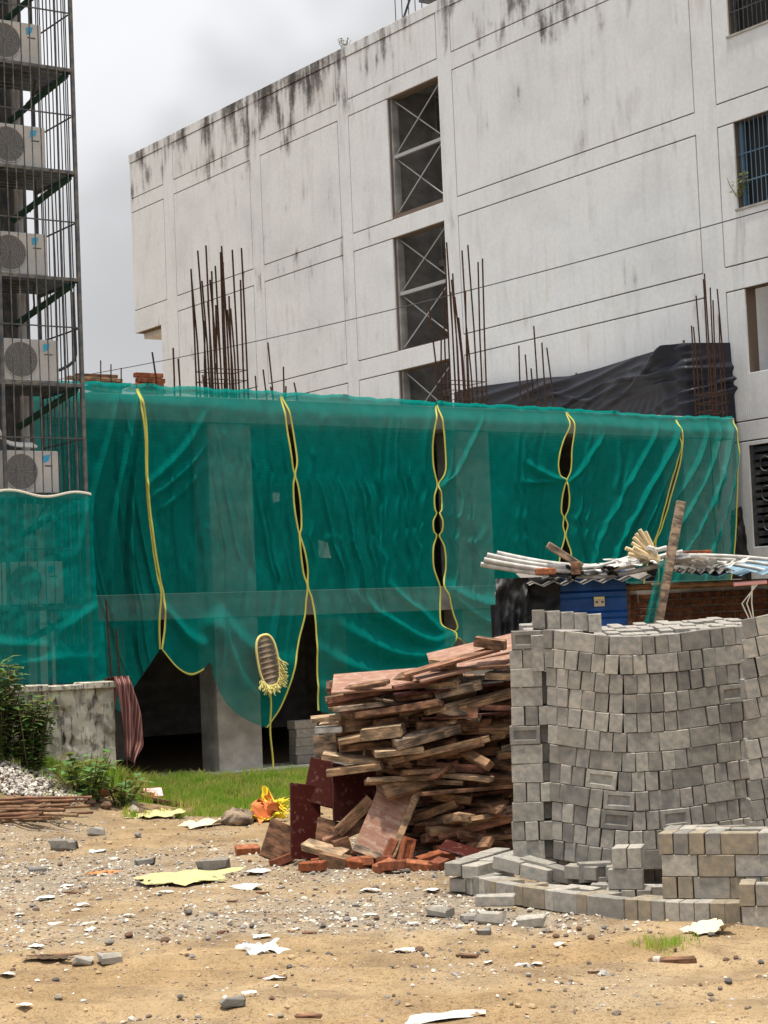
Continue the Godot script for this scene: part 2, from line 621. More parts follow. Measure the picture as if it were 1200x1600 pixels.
	M.paper = mat(Color(0.78, 0.78, 0.76), 0.85, T.concrete, v1 * 1.3, true)
	M.paper_grey = mat(Color(0.66, 0.65, 0.62), 0.85)
	M.yellow = mat(Color(0.75, 0.58, 0.03), 0.55)
	M.yellow_pale = mat(Color(0.74, 0.66, 0.25), 0.8)
	M.yellow_dusty = mat(Color(0.72, 0.65, 0.33), 0.9, T.block, v1 * 2.2, true)
	M.orange = mat(Color(0.62, 0.20, 0.07), 0.7)
	M.cream = mat(Color(0.58, 0.50, 0.36), 0.85)
	M.pink = mat(Color(0.80, 0.42, 0.42), 0.8)
	M.clod = mat(Color(0.13, 0.085, 0.055), 0.97, T.block, v1 * 4.0, true)
	M.stone = [mat(Color(0.30, 0.285, 0.27), 0.95, T.block, v1 * 4.0, true), mat(Color(0.17, 0.16, 0.15), 0.95, T.block, v1 * 4.3, true), mat(Color(0.42, 0.37, 0.30), 0.95, T.block, v1 * 4.7, true), mat(Color(0.21, 0.13, 0.09), 0.95, T.block, v1 * 4.1, true)]
	M.leaf = mat(Color(0.055, 0.135, 0.030), 0.6)
	M.leaf2 = mat(Color(0.095, 0.20, 0.065), 0.6)
	M.leaf3 = mat(Color(0.03, 0.085, 0.03), 0.6)
	for k in ["leaf", "leaf2", "leaf3"]:
		M[k].backlight_enabled = true
		M[k].backlight = Color(0.5, 0.5, 0.3)
	M.stem = mat(Color(0.12, 0.10, 0.05), 0.9)
	M.tint = mat(Color(1, 1, 1), 0.95)
	M.tint.vertex_color_use_as_albedo = true
	M.ground = mat(Color(1, 1, 1), 0.97, T.ground, v1 * 0.32, true, 1.6)
	M.ground.vertex_color_use_as_albedo = true

# ------------------------------------------------------------------ ground
func bump(x: float, z: float, cx: float, cz: float, r: float) -> float:
	return exp(-((x - cx) * (x - cx) + (z - cz) * (z - cz)) / (r * r))

func gh(x: float, z: float) -> float:
	var near := clampf((z + 45.0) / 10.0, 0.0, 1.0)
	var h := 0.030 * hill.get_noise_2d(x * 2.0, z * 2.0) + 0.026 * hill.get_noise_2d(x * 7.0 + 40.0, z * 7.0)
	h += 0.58 * bump(x, z, -4.75, -22.9, 1.25) + 0.42 * bump(x, z, -5.9, -22.2, 1.9)
	h += 0.10 * bump(x, z, -4.2, -21.0, 0.7)
	h += 0.05 * bump(x, z, 0.3, -16.8, 1.2)
	# wheel ruts crossing the open sand
	for rut in [-10.35, -11.75]:
		var off: float = z - rut - 0.10 * x - 0.12 * sin(x * 0.9 + rut)
		h += -0.030 * exp(-off * off / 0.018) + 0.016 * exp(-pow(absf(off) - 0.24, 2.0) / 0.012)
	return h * near

func gravelly(x: float, z: float) -> float:
	# share of grey rubble and gravel trodden into the sand
	var n := hill.get_noise_2d(x * 1.3 + 9.0, z * 1.3)
	var band := smoothstep(-12.2, -13.6, z) * smoothstep(-19.6, -17.6, z)
	var b2 := 0.6 * bump(x, z, 0.1, -13.6, 1.0) + 0.5 * bump(x, z, -3.0, -17.5, 1.6) + 0.45 * bump(x, z, -3.6, -20.5, 1.2) + 0.55 * bump(x, z, 0.75, -13.35, 0.5) + 0.5 * bump(x, z, 1.35, -12.75, 0.45) + 0.35 * bump(x, z, 1.95, -12.3, 0.4)
	return clampf(band * 0.62 + b2 + n * 0.75 - 0.10, 0.0, 1.0)

func make_ground() -> void:
	var xs := [-400.0, -120.0, -50.0, -25.0, -15.0, -10.0]
	var x := -8.0
	while x <= 8.01:
		xs.append(x)
		x += 0.09
	xs.append_array([10.0, 15.0, 25.0, 50.0, 120.0, 400.0])
	var zs := [100.0, 20.0, 0.0, -5.0, -7.5]
	var z := -8.5
	while z >= -30.0:
		zs.append(z)
		z -= 0.09 if z > -20.0 else 0.14
	zs.append_array([-32.0, -36.0, -45.0, -70.0, -130.0, -500.0])
	var v := PackedVector3Array()
	var c := PackedColorArray()
	var sand := Color(0.395, 0.28, 0.155)
	var dry := Color(0.48, 0.365, 0.225)
	var grey := Color(0.38, 0.335, 0.275)
	var soil := Color(0.26, 0.185, 0.115)
	for zz in zs:
		for xx in xs:
			v.append(Vector3(xx, gh(xx, zz), zz))
			var n := hill.get_noise_2d(xx * 1.1 + 70.0, zz * 2.2)
			var col := sand.lerp(dry, clampf(0.5 + n * 1.3, 0.0, 1.0))
			col = col.lerp(grey, gravelly(xx, zz) * 0.9)
			var m := hill.get_noise_2d(xx * 4.0 + 20.0, zz * 4.0 + 8.0)
			col = col.lerp(soil, smoothstep(0.12, 0.45, m) * 0.60)
			col = col.lerp(soil, clampf(bump(xx, zz, -4.9, -22.8, 1.7) * 1.2, 0.0, 0.8))
			c.append(col)
	var nc := xs.size()
	var ix := PackedInt32Array()
	for j in zs.size() - 1:
		for i in nc - 1:
			var a := j * nc + i
			ix.append_array([a, a + nc, a + 1, a + 1, a + nc, a + nc + 1])
	var st := SurfaceTool.new()
	var arr := []
	arr.resize(Mesh.ARRAY_MAX)
	arr[Mesh.ARRAY_VERTEX] = v
	arr[Mesh.ARRAY_COLOR] = c
	arr[Mesh.ARRAY_INDEX] = ix
	st.create_from_arrays(arr)
	st.generate_normals()
	var o := MeshInstance3D.new()
	o.name = "ground"
	o.mesh = st.commit()
	# keep normals upright whichever way the faces run
	o.material_override = M.ground
	add_child(o)
	tag(o, "sandy ground of the site trodden with grey gravel", "ground", "", "structure")

# an uneven stone: a jittered octahedron subdivided once
func stone_mesh(sd: int) -> ArrayMesh:
	var r := RandomNumberGenerator.new()
	r.seed = sd
	var base := [Vector3.RIGHT, Vector3.LEFT, Vector3.UP, Vector3.DOWN, Vector3.BACK, Vector3.FORWARD]
	var jit := {}
	var b := Bag.new()
	for sx in [0, 1]:
		for sy in [2, 3]:
			for sz in [4, 5]:
				var p := [base[sx], base[sy], base[sz]]
				var mids := [(p[0] + p[1]).normalized(), (p[1] + p[2]).normalized(), (p[2] + p[0]).normalized()]
				var all := p + mids
				var q := []
				for w in all:
					var key := "%.2f %.2f %.2f" % [w.x, w.y, w.z]
					if not jit.has(key): jit[key] = r.randf_range(0.62, 1.08)
					q.append(w * jit[key] * Vector3(0.5, 0.34, 0.42))
				for t in [[0, 3, 5], [3, 1, 4], [5, 4, 2], [3, 4, 5]]:
					var m: Vector3 = q[t[0]] + q[t[1]] + q[t[2]]
					var f: Vector3 = (q[t[2]] - q[t[0]]).cross(q[t[1]] - q[t[0]]).normalized()
					b.tri(q[t[0]], q[t[1]], q[t[2]], f if f.dot(m) > 0.0 else -f)
	return b.mesh()

# ------------------------------------------------------------------ the white building
func plaster_box(a: Vector3, b: Vector3, ch := 0.006) -> ArrayMesh:
	var g := Bag.new()
	g.box((a + b) * 0.5, (b - a).abs(), Basis.IDENTITY, ch)
	for i in g.v.size():
		var p := g.v[i]
		g.uv[i] = Vector2((p.z + 26.0) / 30.0 + p.x * 0.02, 1.0 - p.y / 17.0)
	return g.mesh()

# rectangles [z0, z1, y0, y1] that cover a rectangle but for its holes
func around(r: Array, holes: Array) -> Array:
	var zs := [r[0], r[1]]
	for h in holes:
		for k in 2:
			if h[k] > r[0] and h[k] < r[1] and not zs.has(h[k]): zs.append(h[k])
	zs.sort()
	var out := []
	for i in zs.size() - 1:
		var cuts := []
		for h in holes:
			if h[0] <= zs[i] + 0.001 and h[1] >= zs[i + 1] - 0.001 and h[3] > r[2] and h[2] < r[3]: cuts.append([h[2], h[3]])
		cuts.sort()
		var y: float = r[2]
		for c in cuts:
			if c[0] > y + 0.001: out.append([zs[i], zs[i + 1], y, c[0]])
			y = maxf(y, c[1])
		if y < r[3] - 0.001: out.append([zs[i], zs[i + 1], y, r[3]])
	return out

func white_building() -> void:
	var b := thing("white_building", "tall white plastered building with grooved panels and black algae runs under its parapet", "building", site(FACE, 0, 0), gridb())
	var holes := [[-11.89, -9.86, 11.86, 14.66], [-11.89, -9.86, 8.64, 11.31], [-11.89, -9.86, 3.0, 8.14],
		[-0.60, 1.7, 12.98, 14.5], [-0.60, 1.7, 9.67, 11.33], [-0.54, 1.4, 6.55, 8.16], [-0.65, 0.9, 3.3, 5.2]]
	# rendered backing, seen only in the joints
	for r in around([-23.65, 4.0, 0.0, 16.40], holes):
		span(b, "backing_wall", Vector3(0.0, r[2], r[0]), Vector3(0.25, r[3], r[1]), M.groove)
	span(b, "backing_wall", Vector3(0.0, 11.1, -25.3), Vector3(0.25, 16.40, -23.65), M.groove)
	# end walls, soffit and roof behind
	part(b, "end_wall", plaster_box(Vector3(0.25, 11.1, -25.3), Vector3(9.0, 16.40, -25.05)), M.plaster)
	part(b, "end_wall", plaster_box(Vector3(0.25, 0.0, -23.65), Vector3(9.0, 10.95, -23.4)), M.plaster)
	part(b, "soffit", plaster_box(Vector3(0.25, 10.95, -25.3), Vector3(9.0, 11.1, -23.4)), M.plaster)
	span(b, "roof", Vector3(0.25, 15.4, -25.0), Vector3(9.0, 15.6, 4.0), M.concrete)
	span(b, "end_wall", Vector3(8.8, 0.0, -23.4), Vector3(9.05, 15.4, 4.0), M.room)
	# face: coping, pilasters, bands and panels, with a dirty joint round each panel
	var f := -0.045
	part(b, "coping", plaster_box(Vector3(-0.052, 16.17, -25.31), Vector3(0.3, 16.42, 4.0)), M.plaster)
	var pil := [[-23.23, -22.64], [-18.38, -17.84], [-14.07, -13.6], [-9.84, -9.32], [-1.6, -1.03]]
	for p in pil:
		part(b, "pilaster", plaster_box(Vector3(f, 0.0, p[0]), Vector3(-0.001, 16.17, p[1])), M.plaster)
	part(b, "pilaster", plaster_box(Vector3(f, 0.0, -23.65), Vector3(-0.001, 11.1, -23.23)), M.plaster)
	var cols := [[-25.3, -23.23], [-22.64, -18.38], [-17.84, -14.07], [-13.6, -9.84], [-9.32, -1.6], [-1.03, 4.0]]
	var bands := [[14.69, 15.08], [11.33, 11.75], [8.16, 8.61], [5.3, 5.65]]
	var rows := [[15.08, 16.17], [11.75, 14.69], [8.61, 11.33], [5.65, 8.16], [0.0, 5.3]]
	for ci in cols.size():
		var c: Array = cols[ci]
		for bi in bands.size():
			if ci == 0 and bi > 1: continue
			var y0: float = bands[bi][0]
			if ci == 0 and bi == 1: y0 = 11.1
			for r in around([c[0], c[1], y0, bands[bi][1]], holes):
				part(b, "band", plaster_box(Vector3(f, r[2], r[0]), Vector3(-0.001, r[3], r[1])), M.plaster)
		for ri in rows.size():
			if ci == 0 and ri > 1: continue
			var j := 0.026
			var z1: float = c[1] - j
			if ci == 3 and ri > 0: z1 = -11.92
			var lo: float = rows[ri][0] + j
			var hi: float = rows[ri][1] - j
			for r in around([c[0] + j, z1, lo, hi], holes):
				part(b, "panel", plaster_box(Vector3(f, r[2], r[0]), Vector3(-0.001, r[3], r[1])), M.plaster)
	# strip of wall at the stair openings between bands
	# stairwell behind the three openings
	span(b, "stair_wall", Vector3(2.9, 0.0, -12.3), Vector3(3.1, 15.2, -9.3), M.room)
	span(b, "stair_wall", Vector3(0.25, 0.0, -12.3), Vector3(2.9, 15.2, -12.1), M.room)
	span(b, "stair_wall", Vector3(0.25, 0.0, -9.6), Vector3(2.9, 15.2, -9.4), M.room)
	span(b, "stair_ceiling", Vector3(0.25, 15.0, -12.1), Vector3(2.9, 15.2, -9.6), M.room)
	for k in 4:
		var y := 3.0 + 3.15 * k
		var g := Bag.new()
		for s in 9:
			g.box(Vector3(1.9, y + 1.55 - s * 0.17, -12.0 + s * 0.26), Vector3(1.0, 0.17, 0.27))
		part(b, "stair_flight", g.mesh(), M.room)
		var rl := Bag.new()
		for s in 8:
			var zz := -11.95 + s * 0.26
			rl.tube([Vector3(1.42, y + 1.6 - s * 0.17, zz), Vector3(1.42, y + 2.5 - s * 0.17, zz)], 0.012, 5)
		rl.tube([Vector3(1.42, y + 2.5, -11.95), Vector3(1.42, y + 2.5 - 7 * 0.17, -10.13)], 0.02, 5)
		part(b, "stair_rail", rl.mesh(), M.steel_grey)
	# steel bracing across the openings
	for o in [[11.86, 14.66], [8.64, 11.31], [5.4, 8.14]]:
		var z0 := -11.86
		var z1 := -9.9
		var mid: float = (o[0] + o[1]) * 0.5
		for hh in [[o[0], mid], [mid, o[1]]]:
			part(b, "cross_brace", tubem([Vector3(0.10, hh[0] + 0.03, z0), Vector3(0.10, hh[1] - 0.03, z1)], 0.017, 6), M.steel_grey)
			part(b, "cross_brace", tubem([Vector3(0.15, hh[1] - 0.03, z0), Vector3(0.15, hh[0] + 0.03, z1)], 0.017, 6), M.steel_grey)
		span(b, "cross_rail", Vector3(0.05, mid - 0.04, z0), Vector3(0.12, mid + 0.04, z1), M.steel_grey)
		span(b, "opening_frame", Vector3(0.04, o[0], z0 - 0.03), Vector3(0.22, o[1], z0 + 0.03), M.room)
	# barred windows
	for w in [[12.98, 14.5, M.steel_dark], [9.67, 11.33, M.steel_blue]]:
		var win := Node3D.new()
		win.name = "window"
		b.add_child(win, true)
		span(win, "pane", Vector3(0.20, w[0], -0.6), Vector3(0.23, w[1], 1.7), M.black)
		for fz in [[-0.6, -0.5], [0.5, 0.57], [1.6, 1.7]]:
			span(win, "frame", Vector3(0.10, w[0], fz[0]), Vector3(0.19, w[1], fz[1]), w[2])
		span(win, "sill", Vector3(-0.07, w[0] - 0.04, -0.64), Vector3(0.25, w[0], 1.74), M.concrete)
		for k in 19:
			part(win, "bar", tubem([Vector3(0.03, w[0], -0.48 + k * 0.115), Vector3(0.03, w[1], -0.48 + k * 0.115)], 0.010, 5), w[2])
		for yy in [0.3, 0.62]:
			part(win, "rail", tubem([Vector3(0.045, lerpf(w[0], w[1], yy), -0.6), Vector3(0.045, lerpf(w[0], w[1], yy), 1.7)], 0.014, 5), w[2])
	# open loggia
	span(b, "loggia_wall", Vector3(1.3, 6.3, -0.7), Vector3(1.45, 8.5, 1.6), M.concrete)
	part(b, "loggia_wall", plaster_box(Vector3(0.25, 6.3, -0.75), Vector3(1.3, 8.5, -0.545)), M.plaster)
	span(b, "loggia_floor", Vector3(0.25, 6.35, -0.54), Vector3(1.3, 6.5, 1.4), M.concrete)
	# ground window with an iron screen of slats
	var gw := Node3D.new()
	gw.name = "window"
	b.add_child(gw, true)
	span(gw, "pane", Vector3(0.20, 3.3, -0.65), Vector3(0.23, 5.2, 0.9), M.black)
	span(gw, "frame", Vector3(-0.02, 3.3, -0.65), Vector3(0.1, 5.2, -0.57), M.steel_dark)
	for k in 13:
		span(gw, "slat", Vector3(0.0, 3.36 + k * 0.142, -0.57), Vector3(0.06, 3.45 + k * 0.142, 0.9), M.steel_dark)
	for k in 3:
		var ring := []
		for a in 13: ring.append(Vector3(-0.03, 3.72 + k * 0.55 + 0.14 * sin(a * TAU / 12), -0.25 + 0.14 * cos(a * TAU / 12)))
		part(gw, "scroll", tubem(ring, 0.018, 5), M.steel_dark)
	# vent pipe on the wall
	var rt := thing("roof_stair_rail", "rusty steel rails and platform rising above the white parapet", "railing", site(FACE + 0.35, 15.6, -11.4), gridb())
	part(rt, "rail", tubem([Vector3(0, 0.0, -1.0), Vector3(0, 1.9, 0.45)], 0.028, 6), M.steel_dark)
	part(rt, "rail", tubem([Vector3(0, 0.6, 0.9), Vector3(0, 2.2, 1.55)], 0.035, 6), M.steel_dark)
	for k in 5:
		part(rt, "post", tubem([Vector3(0, 0.0, -0.55 + k * 0.27), Vector3(0, 2.0, -0.55 + k * 0.27)], 0.012, 5), M.steel_dark)
	span(rt, "platform", Vector3(-0.1, 1.15, 0.55), Vector3(0.9, 1.23, 1.6), M.steel_dark)
	for k in 3:
		part(rt, "post", tubem([Vector3(0.1 + 0.2 * k, 0.0, 1.5), Vector3(0.1 + 0.2 * k, 2.1, 1.5)], 0.02, 5), M.steel_grey)

# ------------------------------------------------------------------ the concrete frame under construction
func frame_building() -> void:
	var b := thing("unfinished_building", "bare two storey concrete frame with rusty starter bars standing behind green netting", "building", site(0, 0, 0), gridb())
	var c: Material = M.concrete
	for x in [[-1.15, -0.45], [2.12, 2.87], [6.72, 7.42], [11.75, 12.45]]:
		span(b, "column", Vector3(x[0], 0.0, -0.62), Vector3(x[1], 2.32, -0.10), c, 0.01)
		span(b, "column", Vector3(x[0], 2.70, -0.62), Vector3(x[1], 5.24, -0.10), c, 0.01)
	for x in [[2.3, 2.9], [6.8, 7.4]]:
		for z in [-4.6, -8.6]:
			span(b, "column", Vector3(x[0], 0.0, z - 0.5), Vector3(x[1], 2.32, z), c)
	span(b, "edge_beam", Vector3(-1.2, 2.32, -0.52), Vector3(13.05, 2.70, -0.08), c, 0.01)
	span(b, "floor_slab", Vector3(-1.2, 2.52, -11.5), Vector3(13.05, 2.69, -0.53), c)
	span(b, "edge_beam", Vector3(-1.2, 5.24, -0.52), Vector3(13.05, 5.62, -0.06), c, 0.01)
	span(b, "roof_slab", Vector3(-1.2, 5.45, -11.5), Vector3(13.05, 5.61, -0.53), c)
	span(b, "added_back_wall", Vector3(-1.2, 0.0, -11.7), Vector3(13.05, 5.47, -11.47), c)  # back and sides are added walls, shutting out sky light to darken the inside
	span(b, "added_side_wall", Vector3(-1.2, 0.0, -11.5), Vector3(-1.02, 2.54, -0.51), c)
	span(b, "added_side_wall", Vector3(-1.19, 2.66, -11.5), Vector3(-1.02, 5.47, -0.51), c)
	span(b, "added_side_wall", Vector3(12.87, 0.0, -11.5), Vector3(13.045, 2.54, -0.51), c)
	span(b, "added_side_wall", Vector3(12.87, 2.66, -11.5), Vector3(13.045, 5.47, -0.51), c)
	span(b, "plinth", Vector3(-1.2, -0.3, -0.9), Vector3(13.05, 0.04, 0.12), c, 0.01)
	span(b, "earth_floor", Vector3(-1.0, -0.3, -11.4), Vector3(12.85, 0.03, -0.91), M.clod)
	# starter bars: [x0, x1, z0, z1, count, low, high]
	for s in [[2.22, 2.86, -0.56, -0.14, 22, 6.8, 7.95], [6.76, 7.42, -0.56, -0.12, 16, 6.9, 8.35], [12.5, 13.0, -0.5, -0.12, 9, 7.2, 8.25], [9.02, 9.42, -1.2, -0.8, 6, 6.5, 7.2], [4.85, 5.25, -3.2, -2.8, 5, 6.3, 7.0], [3.4, 3.75, -2.4, -2.2, 3, 6.2, 6.5], [1.75, 2.1, -0.9, -0.7, 3, 6.1, 6.45], [4.35, 4.6, -1.5, -1.3, 3, 5.9, 6.1]]:
		for k in s[4]:
			var t := float(k) / maxf(s[4] - 1, 1)
			var x := lerpf(s[0], s[1], t) + rr(-0.02, 0.02)
			var z: float = s[2] if k % 2 == 0 else s[3]
			var top: float = rr(s[5], s[6])
			if k % 5 == 1: top = s[6]
			var lean := rr(-0.09, 0.05)
			part(b, "rebar", tubem([Vector3(x, 5.55, z), Vector3(x + lean * 0.3, lerpf(5.55, top, 0.5), z), Vector3(x + lean, top, z + rr(-0.05, 0.05))], 0.0145, 5), M.rebar)
		if s[4] > 8:
			for q in 3:
				var yy := 5.75 + q * 0.16
				part(b, "stirrup", tubem([Vector3(s[0], yy, s[3]), Vector3(s[1], yy, s[3]), Vector3(s[1], yy, s[2]), Vector3(s[0], yy, s[2]), Vector3(s[0], yy, s[3])], 0.008, 4), M.rebar)

# ------------------------------------------------------------------ tower with caged air conditioners
func apartment_tower() -> void:
	var t := thing("apartment_tower", "dark grey apartment tower wall standing behind the steel cage", "building", site(-1.40, 0, 1.8), gridb())
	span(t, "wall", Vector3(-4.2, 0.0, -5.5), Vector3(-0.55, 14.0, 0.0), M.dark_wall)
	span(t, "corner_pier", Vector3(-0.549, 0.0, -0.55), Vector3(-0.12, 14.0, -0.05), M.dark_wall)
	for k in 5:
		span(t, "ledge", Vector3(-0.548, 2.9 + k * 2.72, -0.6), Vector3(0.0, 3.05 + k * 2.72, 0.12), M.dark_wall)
	part(t, "drain_pipe", tubem([Vector3(-0.30, 0.0, 0.10), Vector3(-0.30, 13.5, 0.10)], 0.06, 10), M.steel_grey)
	part(t, "drain_pipe", tubem([Vector3(-0.50, 0.0, 0.08), Vector3(-0.50, 13.5, 0.08)], 0.045, 10), M.steel_dark)

	var lv := [2.49, 3.87, 5.27, 6.61, 7.98, 9.30, 10.66, 12.0]
	var c := thing("steel_cage", "tall grey steel bar cage with shelves fixed to the dark tower", "cage", site(-1.42, 0, CAGE), gridb())
	var x0 := -2.0
	var d := -1.22
	for p in [[0.0, 0.0], [-1.07, 0.0], [0.0, d], [x0, 0.0]]:
		span(c, "post", Vector3(p[0] - 0.022, 0.3, p[1] - 0.022), Vector3(p[0] + 0.022, 13.2, p[1] + 0.022), M.cage if p[1] == 0.0 else M.steel_dark, 0.003)
	for k in range(1, 18):
		var x := -0.117 * k
		if absf(x + 1.07) < 0.04: continue
		var pts := []
		for q in 9: pts.append(Vector3(x + rr(-0.006, 0.006), 2.0 + q * 1.4, 0.028 + rr(-0.004, 0.004)))
		part(c, "bar", tubem(pts, 0.0085, 5), M.cage if k % 3 else M.steel_dark)
	for k in range(1, 11):
		var z := d * k / 11.0
		var pts := []
		for q in 12:
			var bend := 0.0
			if q == 4 or q == 5: bend = 0.018 * (k % 4 - 1.5)
			pts.append(Vector3(0.028 + rr(-0.004, 0.004), 2.0 + q * 1.0, z + bend + rr(-0.005, 0.005)))
		part(c, "bar", tubem(pts, 0.0085, 5), M.steel_dark)
	for y in lv:
		var s := Node3D.new()
		s.name = "shelf"
		c.add_child(s, true)
		span(s, "front_angle", Vector3(x0, y - 0.045, -0.02), Vector3(-0.023, y, 0.016), M.cage, 0.003)
		span(s, "side_angle", Vector3(-0.02, y - 0.045, d + 0.023), Vector3(0.016, y, -0.023), M.steel_dark, 0.003)
		for k in 7:
			span(s, "slat", Vector3(x0, y - 0.03, -0.13 - k * 0.155), Vector3(-0.024, y - 0.005, -0.05 - k * 0.155), M.steel_dark)
		part(s, "gusset", tubem([Vector3(-0.04, y - 0.06, -0.1), Vector3(-0.35, y - 0.42, d + 0.05)], 0.045, 6), M.brace_green)
		span(c, "rail", Vector3(x0, y + 0.695, 0.03), Vector3(-0.023, y + 0.711, 0.046), M.steel_dark)
		span(c, "rail", Vector3(-0.036, y + 0.69, d), Vector3(-0.024, y + 0.708, -0.023), M.steel_dark)
	# air conditioners
	var spots := [[-2.06, 2.49, 0.0], [-2.075, 3.87, 0.0], [-2.03, 5.27, 0.0], [-2.14, 6.61, 0.0], [-2.12, 7.98, 0.0], [-2.13, 9.30, 0.0]]
	var names := ["white air conditioner unit behind the green net on the cage shelf", "white air conditioner unit just above the cage net with pale hoses on top", "white air conditioner unit on the cage shelf with a looped black hose beside it", "white air conditioner unit on the third shelf above the cage net", "white air conditioner unit on the fourth shelf above the cage net", "white air conditioner unit on the top shelf of the cage"]
	var first: Node3D = null
	for k in spots.size():
		var u: Node3D
		if k == 0:
			u = air_conditioner(names[0])
			first = u
		else:
			u = first.duplicate()
			u.name = numbered("air_conditioner")
			add_child(u)
			u.set_meta("label", names[k])
		u.transform = Transform3D(gridb() * Basis(Vector3.UP, rr(-0.02, 0.02)), site(spots[k][0], spots[k][1] + 0.001, CAGE - 0.30))
	for k in range(1, 6):
		var hp := []
		var x0h: float = spots[k][0] + 0.40
		for q in 9:
			var a := q / 8.0
			hp.append(site(x0h + 0.05 * sin(a * 5.0 + k) + 0.04 * k * a * 0.3, spots[k][1] + 0.16 - a * rr(0.45, 0.52), CAGE - 0.36 - 0.55 * a))
		solo("drain_hose", "black drain hose running from an air conditioner back to the tower wall", "hose", tubem(hp, 0.014, 6), M.hose, Vector3.ZERO, Basis.IDENTITY, "drain hoses in the cage")
	var loop := []
	for q in 14:
		var a := q / 13.0
		loop.append(site(-1.47 + 0.05 * sin(a * 2.2) - 0.42 * smoothstep(0.55, 1.0, a), 6.45 - 1.05 * sin(a * PI * 0.5) - 0.0 * a, CAGE - 0.10 - 0.1 * a))
	solo("black_hose", "black hose looping down inside the cage beside an air conditioner", "hose", tubem(loop, 0.02, 7), M.hose, Vector3.ZERO)
	for k in 3:
		var pts := []
		for q in 8:
			var a := q / 7.0
			pts.append(site(-2.42 + 0.5 * a, 4.46 + 0.04 + 0.035 * k * 0.6 + 0.20 * exp(-a * 7.0) , CAGE - 0.32 - 0.05 * k))
		solo("pale_hose", "pale insulated hose lying on an air conditioner in the cage", "hose", tubem(pts, 0.02, 7), M.hose_white, Vector3.ZERO, Basis.IDENTITY, "pale hoses on the air conditioner")

func air_conditioner(label: String) -> Node3D:
	var o := thing("air_conditioner", label, "air conditioner", Vector3.ZERO, Basis.IDENTITY, "air conditioners in the cage")
	part(o, "casing", boxm(Vector3(0.74, 0.53, 0.29), 0.012), M.casing, Vector3(0, 0.295, 0))
	for s in [-0.24, 0.24]:
		part(o, "foot", boxm(Vector3(0.06, 0.032, 0.30), 0.003), M.steel_dark, Vector3(s, 0.016, 0))
	var g := Bag.new()
	var cz := 0.147
	var ring := []
	for a in 33: ring.append(Vector3(-0.14 + 0.228 * cos(a * TAU / 32), 0.295 + 0.228 * sin(a * TAU / 32), cz))
	g.tube(ring, 0.011, 6)
	part(o, "fan_ring", g.mesh(), M.casing)
	var disc := Bag.new()
	for a in 32:
		var p := Vector3(-0.14 + 0.222 * cos(a * TAU / 32), 0.295 + 0.222 * sin(a * TAU / 32), cz + 0.0015)
		var q := Vector3(-0.14 + 0.222 * cos((a + 1) * TAU / 32), 0.295 + 0.222 * sin((a + 1) * TAU / 32), cz + 0.0015)
		disc.tri(Vector3(-0.14, 0.295, cz + 0.0015), p, q, Vector3(0, 0, 1))
	var gr := part(o, "fan_grille", disc.mesh(), M.grille)
	var wires := Bag.new()
	for k in range(1, 9):
		var r := 0.026 * k
		var pts := []
		for a in 25: pts.append(Vector3(-0.14 + r * cos(a * TAU / 24), 0.295 + r * sin(a * TAU / 24), cz + 0.010))
		wires.tube(pts, 0.003, 4)
	for k in 12:
		var a := k * TAU / 12
		wires.tube([Vector3(-0.14 + 0.03 * cos(a), 0.295 + 0.03 * sin(a), cz + 0.012), Vector3(-0.14 + 0.222 * cos(a), 0.295 + 0.222 * sin(a), cz + 0.012)], 0.0035, 4)
	part(gr, "grille_wire", wires.mesh(), M.steel_grey)
	var e := Bag.new()
	var ez := 0.149
	e.quad(Vector3(0.165, 0.50, ez), Vector3(0.255, 0.515, ez), Vector3(0.235, 0.44, ez), Vector3(0.165, 0.405, ez), Vector3(0, 0, 1))
	part(o, "emblem", e.mesh(), M.emblem)
	var e2 := Bag.new()
	e2.quad(Vector3(0.175, 0.38, ez), Vector3(0.285, 0.38, ez), Vector3(0.285, 0.366, ez), Vector3(0.175, 0.366, ez), Vector3(0, 0, 1))
	part(o, "emblem_lettering", e2.mesh(), M.steel_dark)
	part(o, "valve_cover", boxm(Vector3(0.035, 0.2, 0.14), 0.006), M.casing, Vector3(0.388, 0.16, -0.04))
	return o

# ------------------------------------------------------------------ green netting
func along(poly: Array, t: float) -> Vector2:
	# a point at share t of a polyline's length
	var total := 0.0
	for i in poly.size() - 1: total += Vector2(poly[i][0], poly[i][1]).distance_to(Vector2(poly[i + 1][0], poly[i + 1][1]))
	var want := clampf(t, 0.0, 1.0) * total
	for i in poly.size() - 1:
		var a := Vector2(poly[i][0], poly[i][1])
		var b := Vector2(poly[i + 1][0], poly[i + 1][1])
		var l := a.distance_to(b)
		if want <= l or i == poly.size() - 2: return a.lerp(b, clampf(want / maxf(l, 1e-6), 0.0, 1.0))
		want -= l
	return Vector2(poly[-1][0], poly[-1][1])

# denser polyline through the points, rounded
func rounded(poly: Array) -> Array:
	var out := []
	var n := poly.size()
	for i in n - 1:
		var p0 := Vector2(poly[maxi(i - 1, 0)][0], poly[maxi(i - 1, 0)][1])
		var p1 := Vector2(poly[i][0], poly[i][1])
		var p2 := Vector2(poly[i + 1][0], poly[i + 1][1])
		var p3 := Vector2(poly[mini(i + 2, n - 1)][0], poly[mini(i + 2, n - 1)][1])
		for k in 4:
			var q := p1.cubic_interpolate(p2, p0, p3, k / 4.0)
			out.append([q.x, q.y])
	out.append(poly[n - 1])
	return out

func ribbon(pts: Array, width: float, side: Vector3, nrm: Vector3) -> ArrayMesh:
	var rows := []
	for p in pts:
		rows.append(PackedVector3Array([p - side * width * 0.5 + nrm * 0.004, p + nrm * 0.012, p + side * width * 0.5 + nrm * 0.004]))
	return sheet(rows)

